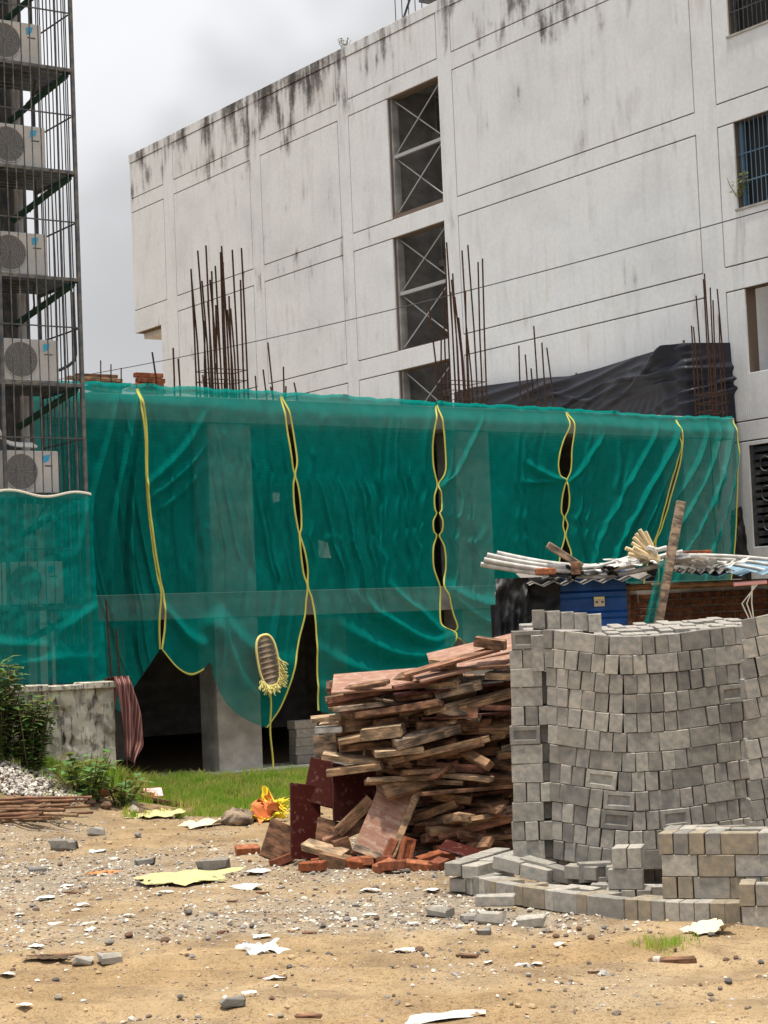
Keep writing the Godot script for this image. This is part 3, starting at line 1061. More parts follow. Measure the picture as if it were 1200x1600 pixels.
func net(label: String, left: Array, right: Array, bottom: Array, folds: Array, sd: int, hems: Array) -> void:
	var r := RandomNumberGenerator.new()
	r.seed = sd
	var L := rounded(left)
	var R := rounded(right)
	var B := rounded(bottom)
	var ns := 110
	var nt := 128
	var fl := []
	for f in folds: fl.append([f[0], f[1], f[2], f[3], f[4] * 1.15, f[5] * 0.72])
	for k in 18:   # long soft folds that run down the sheet
		var s := r.randf_range(0.04, 0.96)
		var t0 := r.randf_range(0.02, 0.5)
		fl.append([s, t0, s + r.randf_range(-0.10, 0.10), t0 + r.randf_range(0.3, 0.6), r.randf_range(0.015, 0.055) * (1.0 if k % 3 else -0.8), r.randf_range(0.007, 0.020)])
	for k in 5:   # short creases
		var s := r.randf_range(0.1, 0.9)
		var t0 := r.randf_range(0.05, 0.9)
		fl.append([s, t0, s + r.randf_range(-0.12, 0.12), t0 + r.randf_range(-0.02, 0.08), r.randf_range(0.008, 0.022), r.randf_range(0.008, 0.014)])
	var a0 := along(L, 0.0)
	var b0 := along(R, 0.0)
	var rows := []
	# the strip laid back over the roof edge
	for q in 4:
		var row := PackedVector3Array()
		for i in ns + 1:
			var s := float(i) / ns
			var p := a0.lerp(b0, s)
			var w := hill.get_noise_2d(p.x * 6.0 + sd, q * 2.0)
			row.append(Vector3(p.x, p.y + 0.03 + 0.03 * w + 0.012 * q, lerpf(-0.42, 0.10, q / 3.0) + 0.04 * w))
		rows.append(row)
	var bots := []
	for i in ns + 1: bots.append(along(B, float(i) / ns))
	var a1 := along(L, 1.0)
	var b1 := along(R, 1.0)
	for j in nt + 1:
		var t := float(j) / nt
		var lp := along(L, t)
		var rp := along(R, t)
		var row := PackedVector3Array()
		for i in ns + 1:
			var s := float(i) / ns
			var bt: Vector2 = bots[i]
			var tp := a0.lerp(b0, s)
			var p := lp.lerp(rp, s) + tp.lerp(bt, t) - tp.lerp(a1.lerp(b1, s), t)
			var z := 0.20 + fold_at(fl, s, t) + 0.035 * hill.get_noise_2d(p.x * 2.2 + sd * 3.0, p.y * 1.1) + 0.010 * hill.get_noise_2d(p.x * 12.0, p.y * 3.0 + sd)
			z = lerpf(z, 0.10, smoothstep(0.06, 0.0, t) * 0.9)
			p.y += 0.03 * hill.get_noise_2d(p.x * 6.0 + sd, 6.0) * smoothstep(0.05, 0.0, t)
			row.append(Vector3(p.x, p.y, maxf(z, 0.03)))
		rows.append(row)
	var o := thing("safety_net", label, "net", site(0, 0, 0), gridb(), "green nets hung on the concrete frame")
	part(o, "cloth", sheet(rows, 1.0), M.net)
	for hsel in hems:
		var pts := []
		if hsel == "left":
			for j in range(4, rows.size()): pts.append(rows[j][0])
			part(o, "hem", ribbon(pts, 0.031, Vector3.RIGHT, Vector3(0, 0, 1)), M.hem)
		elif hsel == "right":
			for j in range(4, rows.size()): pts.append(rows[j][ns])
			part(o, "hem", ribbon(pts, 0.031, Vector3.RIGHT, Vector3(0, 0, 1)), M.hem)
		else:
			for i in int(ns * 0.36): pts.append(rows[rows.size() - 1][i])
			part(o, "hem", ribbon(pts, 0.030, Vector3.UP, Vector3(0, 0, 1)), M.hem)

func nets() -> void:
	var s0 := [[-0.80,5.70],[-0.80,4.77],[-0.78,3.87],[-0.53,2.53],[-0.08,1.53],[0.37,1.03]]
	var s1l := [[0.85,5.68],[0.89,5.27],[0.92,4.90],[0.92,4.25],[0.98,3.41],[1.05,2.90],[1.09,2.67],[1.05,2.26],[1.05,1.89]]
	var s1r := [[0.87,5.68],[0.94,5.27],[0.95,4.90],[0.93,4.25],[1.00,3.41],[1.08,2.90],[1.13,2.67],[1.14,2.25],[1.07,1.89]]
	var b1 := [[0.37,1.03],[0.51,1.23],[0.74,1.53],[1.05,1.89]]
	var b2 := [[1.07,1.89],[1.30,1.63],[1.52,1.51],[1.72,1.56],[1.87,1.66],[1.93,1.41],[2.07,1.10],[2.30,0.88],[2.55,0.74],[2.78,0.66]]
	var s2l := [[3.30,5.66],[3.31,5.34],[3.35,4.95],[3.40,4.56],[3.43,4.44],[3.40,4.27],[3.41,3.93],[3.46,3.61],[3.48,3.53],[3.49,3.29],[3.53,2.95],[3.59,2.74],[3.56,2.52],[3.53,2.29],[3.41,1.94],[3.24,1.37],[3.03,0.95],[2.78,0.66]]
	var s2r := [[3.32,5.66],[3.41,5.34],[3.47,4.95],[3.49,4.64],[3.44,4.44],[3.49,4.25],[3.53,3.88],[3.52,3.63],[3.49,3.53],[3.56,3.29],[3.61,3.00],[3.60,2.74],[3.66,2.56],[3.70,2.27],[3.71,1.93],[3.70,1.44],[3.70,0.86]]
	var b3 := [[3.70,0.86],[4.31,0.73],[5.15,0.83],[5.91,1.24],[6.22,1.73]]
	var s3l := [[6.22,5.61],[6.13,5.32],[6.06,5.01],[6.05,4.60],[6.11,4.32],[6.04,4.14],[6.04,3.93],[6.07,3.86],[6.00,3.73],[6.01,3.57],[6.06,3.50],[5.98,3.29],[5.98,2.98],[6.09,2.71],[6.09,2.55],[6.06,2.27],[6.08,2.07],[6.29,1.94],[6.22,1.73]]
	var s3r := [[6.24,5.61],[6.27,5.32],[6.29,5.02],[6.28,4.55],[6.12,4.32],[6.17,4.14],[6.14,3.91],[6.09,3.86],[6.14,3.73],[6.13,3.57],[6.08,3.50],[6.18,3.32],[6.19,2.96],[6.11,2.71],[6.23,2.50],[6.33,2.22],[6.39,2.03],[6.31,1.92],[6.58,1.76]]
	var b4 := [[6.58,1.76],[7.20,1.39],[8.00,1.46],[8.57,1.86]]
	var s4l := [[8.93,5.59],[8.92,5.34],[8.75,5.05],[8.64,4.74],[8.66,4.51],[8.77,4.40],[8.68,4.10],[8.65,3.88],[8.70,3.80],[8.67,3.65],[8.70,3.51],[8.65,3.35],[8.58,3.16],[8.48,2.60],[8.57,1.86]]
	var s4r := [[8.95,5.59],[9.02,5.35],[8.94,4.97],[8.90,4.59],[8.80,4.40],[8.84,4.21],[8.81,3.94],[8.73,3.80],[8.78,3.67],[8.73,3.51],[8.77,3.35],[8.82,3.15],[8.75,2.60],[8.64,1.85]]
	var b5 := [[8.64,1.85],[9.40,1.72],[10.28,1.91]]
	var s5l := [[11.43,5.52],[11.44,5.13],[11.32,4.73],[11.10,4.22],[10.83,3.61],[10.61,3.22],[10.39,2.56],[10.28,1.91]]
	var s5r := [[11.46,5.53],[11.48,5.13],[11.38,4.73],[11.16,4.22],[10.89,3.61],[10.73,3.33],[10.78,2.78],[10.57,1.90]]
	var b6 := [[10.57,1.90],[11.46,1.76],[12.31,1.84]]
	var s6r := [[12.83,5.56],[12.83,4.81],[12.74,4.00],[12.58,3.09],[12.43,2.41],[12.31,1.84]]
	net("green net with deep slanting folds partly behind the air conditioner cage", s0, s1l, b1, [[0.95, 0.05, 0.45, 0.75, 0.10, 0.022], [0.98, 0.10, 0.62, 0.80, -0.06, 0.018], [0.80, 0.02, 0.30, 0.6, 0.07, 0.02], [0.9, 0.3, 0.6, 0.98, 0.08, 0.02]], 101, ["right"])
	net("green net with a scalloped yellow bottom hem gathered over the dark doorway", s1r, s2l, b2, [[0.02, 0.36, 0.40, 0.10, 0.05, 0.016], [0.04, 0.40, 0.38, 0.20, 0.05, 0.014], [0.06, 0.45, 0.36, 0.28, 0.04, 0.014], [0.36, 0.86, 0.55, 0.97, 0.10, 0.03], [0.34, 0.84, 0.80, 0.93, 0.08, 0.03], [0.33, 0.82, 0.95, 0.80, 0.06, 0.03], [0.02, 0.85, 0.30, 0.90, 0.07, 0.025], [0.30, 0.1, 0.30, 0.7, 0.05, 0.012]], 102, ["left", "right", "bottom"])
	net("green net with curved swags sweeping to a knot above the plank pile", s2r, s3l, b3, [[0.99, 0.93, 0.40, 0.66, 0.09, 0.020], [0.99, 0.95, 0.25, 0.74, 0.09, 0.022], [0.99, 0.97, 0.10, 0.82, 0.08, 0.022], [0.97, 0.98, 0.05, 0.93, 0.07, 0.022], [0.99, 0.90, 0.60, 0.62, 0.07, 0.018], [0.30, 0.30, 0.42, 0.70, 0.06, 0.010], [0.42, 0.25, 0.50, 0.68, 0.05, 0.010], [0.58, 0.22, 0.52, 0.68, 0.05, 0.010], [0.74, 0.2, 0.75, 0.66, 0.05, 0.010], [0.16, 0.3, 0.28, 0.68, 0.05, 0.010]], 103, ["left", "right"])
	net("green net laced on both edges with a pale column showing through", s3r, s4l, b4, [[0.01, 0.33, 0.30, 0.06, 0.06, 0.012], [0.02, 0.72, 0.95, 0.80, 0.09, 0.028], [0.02, 0.76, 0.9, 0.92, 0.09, 0.026], [0.05, 0.95, 0.8, 0.84, 0.07, 0.03], [0.99, 0.32, 0.70, 0.22, 0.06, 0.015], [0.99, 0.33, 0.68, 0.29, 0.05, 0.014], [0.66, 0.2, 0.70, 0.9, 0.05, 0.012]], 104, ["left", "right"])
	net("green net pulled into long slanting folds above the blue shed wall", s4r, s5l, b5, [[0.99, 0.04, 0.30, 0.92, 0.12, 0.022], [0.98, 0.10, 0.45, 0.95, -0.08, 0.018], [0.97, 0.18, 0.60, 0.97, 0.10, 0.020], [0.96, 0.30, 0.75, 0.97, 0.08, 0.020], [0.80, 0.02, 0.15, 0.80, 0.07, 0.018], [0.01, 0.33, 0.25, 0.12, 0.06, 0.014]], 105, ["left", "right"])
	net("narrow green net beside the white building wall", s5r, s6r, b6, [[0.9, 0.05, 0.25, 0.75, 0.11, 0.035], [0.70, 0.04, 0.10, 0.60, 0.09, 0.030], [0.97, 0.2, 0.5, 0.9, 0.09, 0.03], [0.5, 0.02, 0.05, 0.4, 0.07, 0.025]], 106, ["left", "right"])
	# net on the cage
	var c := thing("safety_net", "green net tied round the foot of the steel cage with a pale top hem", "net", site(0, 0, 0), gridb())
	var fl := []
	for k in 14: fl.append([0.06 + k * 0.068, 0.02, 0.06 + k * 0.068 + rr(-0.01, 0.01), 0.58, 0.018, 0.008])
	fl.append_array([[0.98, 0.02, 0.90, 0.3, 0.05, 0.02], [0.99, 0.60, 0.75, 0.72, 0.05, 0.02], [0.1, 0.78, 0.6, 0.80, 0.05, 0.02], [0.3, 0.9, 0.9, 0.86, 0.04, 0.02]])
	var rows := draped(Vector3(-3.3, 3.90, 3.13), Vector3(-1.39, 3.86, 3.13), Vector3(-1.36, 1.53, 3.20), Vector3(-3.3, 1.55, 3.20), Vector3(0, 0, 1), 110, 90, fl, 0.02)
	for j in rows.size():
		for i in rows[j].size():
			var p: Vector3 = rows[j][i]
			if j < 6: p.y += 0.035 * sin(p.x * 7.0) * (1.0 - j / 6.0)
			if j > 60: p.x += 0.07 * smoothstep(0.8, 1.0, float(i) / 110)
			rows[j][i] = p
	part(c, "cloth", sheet(rows, 1.0), M.net)
	var top := []
	for p in rows[0]: top.append(p)
	part(c, "hem", ribbon(top, 0.03, Vector3.UP, Vector3(0, 0, 1)), M.hem_white)
	var sideh := []
	for j in rows.size(): sideh.append(rows[j][110])
	# side return of the same net
	var back := []
	for j in 30:
		var row := PackedVector3Array()
		for i in 14:
			var p: Vector3 = rows[j * 3][110]
			row.append(p + Vector3(0.01 * sin(i * 2.0 + j * 0.3), 0, -1.15 * i / 13.0))
		back.append(row)
	part(c, "cloth", sheet(back, 1.0), M.net)
	# white plastic caught between net and frame
	for q in [[3.98, 3.30, 0.26, "white plastic bag caught behind the swagged net above the floor beam"], [3.16, 4.12, 0.16, "small white plastic scrap caught behind the scalloped net"]]:
		solo("plastic_bag", q[3], "plastic bag", paper(q[2] * 0.8, q[2] * 1.1, 330 + int(q[1] * 10)), M.paper, site(q[0], q[1], 0.09), gridb() * Basis(Vector3.RIGHT, PI / 2))
	# hanging oval: a slatted brown board with yellow rim and frayed fringe
	var h := thing("hanging_charm", "oval brown slatted board with yellow rim and frayed fringe hanging on the net", "ornament", site(2.71, 1.66, 0.42), gridb() * Basis(Vector3(0, 0, 1), 0.16))
	var rim := []
	for a in 33: rim.append(Vector3(sgnpow(cos(a * TAU / 32), 0.75) * 0.175, sgnpow(sin(a * TAU / 32), 0.75) * 0.38, 0))
	part(h, "rim", tubem(rim, 0.02, 6), M.yellow_pale)
	for k in 9:
		var y := -0.32 + k * 0.08
		var half := 0.17 * pow(1.0 - pow(absf(y) / 0.38, 2.6), 0.45)
		part(h, "slat", boxm(Vector3(half * 2.0, 0.074, 0.02), 0.006), M.plank[5], Vector3(0, y, 0.002 * (k % 2)), Basis(Vector3.RIGHT, -0.18))
	var fr := Bag.new()
	for k in 210:
		var a := rr(-PI * 0.85, 0.05)
		var p := Vector3(sgnpow(cos(a), 0.75) * 0.175, sgnpow(sin(a), 0.75) * 0.38, rr(-0.01, 0.02))
		var dirv := Vector3(p.x * 0.35 + rr(-0.05, 0.07), -0.10 + rr(-0.04, 0.05), rr(-0.01, 0.05))
		fr.tube([p, p + dirv * 0.6 + Vector3(rr(-0.015, 0.015), 0, 0), p + dirv * rr(0.8, 1.15)], 0.006, 3)
	part(h, "fringe", fr.mesh(), M.yellow_pale)
	var cord := []
	for q in 12: cord.append(site(2.73 + 0.02 * sin(q * 0.8), 1.2 - q * 0.105, 0.40 + 0.01 * cos(q)))
	solo("yellow_rope", "yellow cord trailing from the hanging oval board to the ground", "cord", tubem(cord, 0.016, 6), M.hem, Vector3.ZERO)

func sgnpow(v: float, p: float) -> float:
	return signf(v) * pow(absf(v), p)

# ------------------------------------------------------------------ on the roof of the frame
func roof_things() -> void:
	# black tarpaulin along the side of the roof and round its corner
	var t := thing("tarpaulin", "black tarpaulin screen draped along the roof edge against the white wall", "tarpaulin", site(0, 0, 0), gridb())
	var rows := []
	var prof := [[13.62, -9.3, 7.30], [13.62, -8.57, 7.32], [13.62, -7.2, 7.25], [13.62, -6.12, 7.20], [13.60, -5.29, 7.12], [13.45, -4.2, 7.12], [13.12, -2.7, 7.13], [12.72, -1.0, 7.12], [13.0, -0.86, 7.12], [13.86, -0.88, 7.17]]
	var r := RandomNumberGenerator.new()
	r.seed = 77
	var fl := []
	for k in 26:
		var s := r.randf_range(0.1, 0.85)
		fl.append([s, r.randf_range(0.1, 0.9), s + r.randf_range(0.15, 0.4), r.randf_range(0.0, 0.45), r.randf_range(0.03, 0.09), r.randf_range(0.012, 0.025)])
	for k in 8:
		fl.append([0.84, 0.02, 0.50 + k * 0.045, 0.98, 0.07, 0.016])
	var lens := [0.0]
	for q in prof.size() - 1: lens.append(lens[q] + Vector2(prof[q][0], prof[q][1]).distance_to(Vector2(prof[q + 1][0], prof[q + 1][1])))
	for j in 41:
		var row := PackedVector3Array()
		var tt := j / 40.0
		for i in 141:
			var s := i / 140.0
			var want: float = s * lens[-1]
			var q := 0
			while q < prof.size() - 2 and lens[q + 1] < want: q += 1
			var u: float = (want - lens[q]) / (lens[q + 1] - lens[q])
			var pa: Array = prof[q]
			var pb: Array = prof[q + 1]
			var p := Vector3(lerpf(pa[0], pb[0], u), lerpf(lerpf(pa[2], pb[2], u), 5.62, tt), lerpf(pa[1], pb[1], u))
			var out := Vector3(-(pb[1] - pa[1]), 0, pb[0] - pa[0]).normalized()
			if out.x > 0.0 and out.z < 0.3: out = -out
			row.append(p + out * (fold_at(fl, s, tt) + 0.05 * tt))
		rows.append(row)
	part(t, "sheet", sheet(rows), M.tarp)
	for p in [[12.80, -1.02], [13.84, -0.98], [13.72, -5.2], [13.72, -9.2]]:
		part(t, "post", tubem([Vector3(p[0], 5.6, p[1]), Vector3(p[0], 7.18, p[1])], 0.025, 5), M.plank[1])
	# boards and a brick pier left on the slab
	for k in 9:
		var g := boxm(Vector3(rr(0.5, 0.95), 0.05, rr(0.10, 0.2)), 0.004)
		solo("roof_plank", "brown plank lying stacked on the roof slab near the cage", "plank", g, M.plank[k % 5], site(1.05 + rr(-0.12, 0.12), 5.67 + 0.052 * k, -1.5), gridb() * Basis(Vector3.UP, rr(-0.25, 0.25)) * Basis(Vector3(0, 0, 1), rr(-0.08, 0.1)), "planks on the roof slab")
	for k in 3:
		solo("roof_rod", "thin rod standing among the roof planks", "rod", tubem([site(0.92 + k * 0.17, 5.6, -1.2), site(0.92 + k * 0.17 + 0.02, 6.28 - 0.05 * k, -1.2)], 0.01, 5), M.rebar, Vector3.ZERO, Basis.IDENTITY, "rods on the roof slab")
	var pier := thing("brick_pier", "low orange brick pier on the roof slab beside the starter bars", "pier", site(1.95, 5.615, -1.6), gridb())
	for y in 7:
		for x in 2:
			part(pier, "brick", boxm(Vector3(0.235, 0.072, 0.11), 0.006), M.red_brick[(x + y) % 3], Vector3(-0.12 + x * 0.242 + (0.03 if y % 2 else 0.0), 0.04 + y * 0.082, rr(-0.006, 0.006)))
	# the wire that crosses in front of the white building
	var pts := []
	for q in 25:
		var s := q / 24.0
		pts.append(site(FACE - 0.6, lerpf(10.3, 9.35, s) - 0.55 * 4.0 * s * (1.0 - s) * 0.55, lerpf(-30.0, 3.5, s)))
	solo("overhead_wire", "thin black wire sagging across the white wall", "wire", tubem(pts, 0.012, 5), M.hose, Vector3.ZERO)

# ------------------------------------------------------------------ old low wall at the foot of the cage
func low_wall_corner() -> void:
	var w := thing("low_wall", "low whitewashed wall with black mould and broken plaster below the cage net", "wall", site(-1.42, 0.0, 3.45), gridb())
	var fl := []
	var r := RandomNumberGenerator.new()
	r.seed = 9
	for k in 30:
		var s := r.randf()
		var t := r.randf()
		fl.append([s, t, s + r.randf_range(-0.15, 0.15), t + r.randf_range(-0.1, 0.1), r.randf_range(-0.03, 0.012), r.randf_range(0.02, 0.06)])
	fl.append([0.62, 0.16, 0.74, 0.20, -0.09, 0.035])
	fl.append([0.68, 0.2, 0.69, 0.5, -0.04, 0.015])
	var rows := draped(Vector3(-2.2, 1.46, 0.2), Vector3(0.0, 1.46, 0.2), Vector3(0.0, -0.1, 0.21), Vector3(-2.2, -0.1, 0.21), Vector3(0, 0, 1), 110, 80, fl, 0.012)
	part(w, "plaster_face", sheet(rows), M.old_wall)
	span(w, "core", Vector3(-2.2, -0.2, -0.05), Vector3(0.03, 1.455, 0.14), M.old_wall)
	for k in 5:
		var x0 := -2.2 + k * 0.448
		span(w, "coping", Vector3(x0, 1.46, -0.08), Vector3(x0 + 0.43, 1.535 + rr(-0.012, 0.012), 0.245), M.old_wall, 0.012)
	# striped towel over the wall end
	var t := thing("striped_towel", "faded red striped cloth hanging over the end of the low wall", "cloth", site(-1.33, 0.0, 3.70), gridb())
	var rw := []
	for j in 50:
		var tt := j / 49.0
		var row := PackedVector3Array()
		for i in 26:
			var s := i / 25.0
			var wd := lerpf(0.20, 0.30, smoothstep(0.0, 0.5, tt)) * (1.0 - 0.55 * smoothstep(0.75, 1.0, tt))
			var y := 1.60 - 1.10 * tt * (0.86 + 0.14 * s)
			row.append(Vector3(-0.12 + s * wd + 0.10 * tt, y, 0.02 + 0.045 * sin(s * 15.0 + tt * 3.0) * (0.3 + tt) + 0.05 * smoothstep(0.0, 0.1, tt)))
		rw.append(row)
	part(t, "cloth", sheet(rw, 2.5), M.towel)
	var rb := []
	for j in 14:
		var tt := j / 13.0
		var row := PackedVector3Array()
		for i in 12: row.append(Vector3(-0.12 + i / 11.0 * 0.2, 1.60 - 0.02 * sin(tt * PI) - 0.45 * smoothstep(0.6, 1.0, tt), 0.02 - 0.40 * tt))
		rb.append(row)
	part(t, "cloth", sheet(rb, 2.5), M.towel)
	# two thin poles beside the doorway
	for k in 2:
		solo("thin_pole", "thin rusty pole standing beside the dark doorway", "pole", tubem([site(-0.02 + 0.14 * k, 0.0, 0.9), site(-0.06 + 0.14 * k, 2.6 - 0.4 * k, 0.75)], 0.014, 6), M.rebar, Vector3.ZERO, Basis.IDENTITY, "thin poles by the doorway")
	# grey blocks inside the doorway
	for k in 5:
		solo("doorway_block", "grey block in the small stack inside the dark doorway", "block", boxm(Vector3(0.42, 0.13, 0.22), 0.008), M.block[k % 6], site(3.75 + rr(-0.03, 0.03), 0.11 + k * 0.133, 0.0 - 0.35), gridb() * Basis(Vector3.UP, rr(-0.05, 0.05)), "blocks inside the doorway")

# ------------------------------------------------------------------ the shed behind the block stack
func shed() -> void:
	var z0 := -20.0
	var s := thing("shed", "makeshift shed with brick wall, blue ribbed sheet and patched low roof", "shed", Vector3(2.7, 0, z0))
	# brick back wall: each brick in the part that shows
	var w := Node3D.new()
	w.name = "brick_wall"
	s.add_child(w)
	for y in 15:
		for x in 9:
			part(w, "brick", boxm(Vector3(0.225, 0.068, 0.11), 0.006), M.shaded_brick[rng.randi() % 2], Vector3(-0.05 + x * 0.236 + (0.118 if y % 2 else 0.0), 1.17 + y * 0.078, -1.30 + rr(-0.008, 0.008)))
	span(w, "mortar_core", Vector3(-0.2, 0.0, -1.45), Vector3(2.2, 2.34, -1.27), M.concrete)
	span(s, "added_side_wall", Vector3(-1.55, 0.0, -1.6), Vector3(-0.2, 2.25, -1.5), M.tarp2)  # black walls added at the sides to deepen the shade inside the shed
	span(s, "added_side_wall", Vector3(2.2, 0.0, -1.5), Vector3(2.3, 2.4, 0.1), M.tarp2)
	# blue ribbed sheet: ribs run level
	var prof := []
	var y := 0.0
	while y < 2.40:
		prof.append_array([[y, 0.0], [y + 0.10, 0.0], [y + 0.125, 0.035], [y + 0.165, 0.035], [y + 0.19, 0.0]])
		y += 0.215
	var b := Bag.new()
	for i in prof.size() - 1:
		var p0 := Vector3(0, prof[i][0], prof[i][1])
		var p1 := Vector3(0, prof[i + 1][0], prof[i + 1][1])
		var nrm := Vector3(0, -(p1.z - p0.z), p1.y - p0.y).normalized()
		b.quad(p0 + Vector3(-1.0, 0, 0), p0 + Vector3(-0.215, 0, 0), p1 + Vector3(-0.215, 0, 0), p1 + Vector3(-1.0, 0, 0), nrm)
	part(s, "blue_sheet", b.mesh(), M.sheet_blue)
	span(s, "sticker", Vector3(-0.56, 2.17, 0.037), Vector3(-0.45, 2.27, 0.039), M.cream)
	span(s, "sticker_band", Vector3(-0.56, 2.247, 0.0395), Vector3(-0.45, 2.268, 0.0405), M.yellow_pale)
	span(s, "sticker_print", Vector3(-0.545, 2.205, 0.0395), Vector3(-0.52, 2.225, 0.0405), M.steel_dark)
	span(s, "sticker_print", Vector3(-0.485, 2.205, 0.0395), Vector3(-0.46, 2.225, 0.0405), M.steel_dark)
	for p in [-0.2, 1.9]:
		part(s, "post", boxm(Vector3(0.07, 2.4, 0.07), 0.006), M.plank[1], Vector3(p, 1.2, -0.12))
	# roof: corrugated sheets laid over poles
	for k in 3:
		var r := Bag.new()
		var cx: float = [0.55, 1.25, -0.6][k]
		var ww: float = [0.62, 1.5, 1.3][k]
		var n := 26
		for i in n:
			var xa := -ww * 0.5 + ww * i / n
			var xb := -ww * 0.5 + ww * (i + 1) / n
			var ha := 0.022 * sin(i * PI * 0.5)
			var hb := 0.022 * sin((i + 1) * PI * 0.5)
			r.quad(Vector3(xa, ha, 0.40), Vector3(xb, hb, 0.40), Vector3(xb, hb + 0.18, -1.5), Vector3(xa, ha + 0.18, -1.5), Vector3(-(hb - ha), xb - xa, 0.1).normalized())
		part(s, "roof_sheet", r.mesh(), [M.asbestos, M.sheet_pale, M.asbestos][k], Vector3(cx, [2.47, 2.44, 2.42][k], 0.0), Basis(Vector3(0, 0, 1), [-0.04, 0.01, 0.02][k]))
	for k in 3:
		part(s, "roof_pole", tubem([Vector3(-1.5, 2.36, -0.05 - k * 0.7), Vector3(2.2, 2.36, -0.05 - k * 0.7)], 0.03, 7), M.plank[k])

	# black sheet hung on the end of the shed
	var fl := []
	for k in 9:
		var q := rr(0.0, 1.0)
		fl.append([q, rr(0.0, 0.4), q + rr(-0.35, 0.35), rr(0.6, 1.0), rr(0.04, 0.11), rr(0.03, 0.09)])
	var rows := draped(Vector3(1.13, 2.50, -19.94), Vector3(1.80, 2.50, -19.92), Vector3(1.66, 0.4, -19.72), Vector3(0.98, 0.4, -19.72), Vector3(0, 0, 1), 60, 60, fl, 0.09)
	solo("black_sheet", "black plastic sheet hanging over the end of the shed beside the blue sheet", "plastic sheet", sheet(rows), M.tarp2, Vector3.ZERO)
	# rolled white sheets on the roof, one behind the other, bowed over the poles
	for k in 6:
		var pts := []
		var yo := 2.565 + (k % 3) * 0.047 + (0.018 if k > 2 else 0.0)
		var l := 2.15 - 0.2 * (k % 3)
		for q in 12:
			var a := q / 11.0
			pts.append(Vector3(0.97 + 0.035 * k + a * l, yo + 0.085 * (1.0 - a) * (1.0 - a) - 0.11 * sin(a * PI * 0.9) + 0.10 * smoothstep(0.55, 1.0, a), -19.72 - 0.075 * (k / 3) + 0.02 * (k % 2)))
		solo("white_sheet_roll", "long thin white sheet roll lying bowed on the shed roof", "sheet roll", tubem(pts, 0.026, 7), M.white_sheet, Vector3.ZERO, Basis.IDENTITY, "white rolls on the shed roof")
	for k in 3:
		var pts := []
		for q in 8:
			var a := q / 7.0
			pts.append(Vector3(2.85 + a * (1.5 - 0.2 * k), 2.66 - 0.16 * a * a - 0.02 * k, -19.75 - 0.09 * k))
		solo("white_pipe", "thin white pipe lying across the blue roof sheet", "pipe", tubem(pts, 0.02, 7), M.white_sheet, Vector3.ZERO, Basis.IDENTITY, "white pipes on the blue roof sheet")
	# propped poles
	var bm := boxm(Vector3(0.095, 1.75, 0.06), 0.006)
	solo("leaning_pole", "weathered timber leaning against the shed roof and rising above it", "timber", bm, M.plank[5], Vector3(2.84, 2.36, -19.62), Basis(Vector3(0, 0, 1), -0.245) * Basis(Vector3(1, 0, 0), -0.06))
	solo("short_pole", "short timber stub lying on the shed roof beside the white rolls", "timber", boxm(Vector3(0.42, 0.07, 0.07), 0.006), M.plank[5], Vector3(1.83, 2.70, -19.66), Basis(Vector3(0, 0, 1), -0.62))
	solo("short_pole", "small upright timber block on the edge of the shed roof", "timber", boxm(Vector3(0.09, 0.13, 0.08), 0.006), M.plank[1], Vector3(1.93, 2.565, -19.60))
	# bundle of canes tied on the roof
	var cb := thing("cane_bundle", "bundle of pale sticks tied with plastic on the shed roof", "sticks", Vector3(2.74, 2.62, -19.62))
	for k in 8:
		var an := -0.55 - 0.19 * k
		var dirv := Vector3(cos(PI + an * 0.55 + 0.35), -sin(PI + an * 0.55 + 0.35), rr(-0.3, 0.4)).normalized()
		dirv = Vector3(-cos(0.25 + k * 0.15), sin(0.25 + k * 0.15), rr(-0.2, 0.3)).normalized()
		part(cb, "stick", tubem([Vector3(0.05, -0.02, 0), dirv * rr(0.26, 0.36)], 0.020, 6), M.straw)
	var tie := []
	for a in 17: tie.append(Vector3(0.06 * cos(a * TAU / 8) - 0.05, 0.05 + 0.06 * sin(a * TAU / 8) + 0.002 * a, 0.06 * sin(a * TAU / 8 + 0.6)))
	part(cb, "tie", tubem(tie, 0.018, 5), M.white_sheet)
	var crump := []
	for k in 5: crump.append(crumple(0.34, 0.16, 300 + k))
	for k in 5:
		solo("plastic_scrap", "crumpled pale plastic scrap on the shed roof", "plastic", crump[k], M.white_sheet if k % 2 == 0 else M.paper_grey, Vector3(2.45 + k * 0.28, 2.58 - 0.01 * k, -19.60 - 0.05 * k), Basis(Vector3.UP, k * 1.3) * Basis(Vector3.RIGHT, 0.5), "plastic scraps on the shed roof")
	for k in 6:
		solo("black_rag", "black plastic rag hanging over the shed roof edge", "rag", crumple(0.26, 0.14, 320 + k), M.tarp2, Vector3(1.74 + k * 0.125, 2.50 + 0.02 * (k % 2), -19.70), Basis(Vector3.UP, k * 2.1) * Basis(Vector3.RIGHT, 0.9), "black rags on the shed roof edge")
	for k in 7:
		solo("roof_brick", "orange brick lying on the shed roof behind the white pipes", "brick", boxm(Vector3(0.22, 0.07, 0.105), 0.006), M.red_brick[k % 3], Vector3(3.02 + 0.13 * (k % 4), 2.60 + 0.072 * (k / 4), -20.0), Basis(Vector3.UP, rr(-0.3, 0.3)), "bricks on the shed roof")
	solo("roof_brick", "orange broken brick at the end of the white rolls on the shed roof", "brick", boxm(Vector3(0.2, 0.07, 0.1), 0.012), M.red_brick[1], Vector3(1.62, 2.545, -19.58), Basis(Vector3.UP, 0.2))
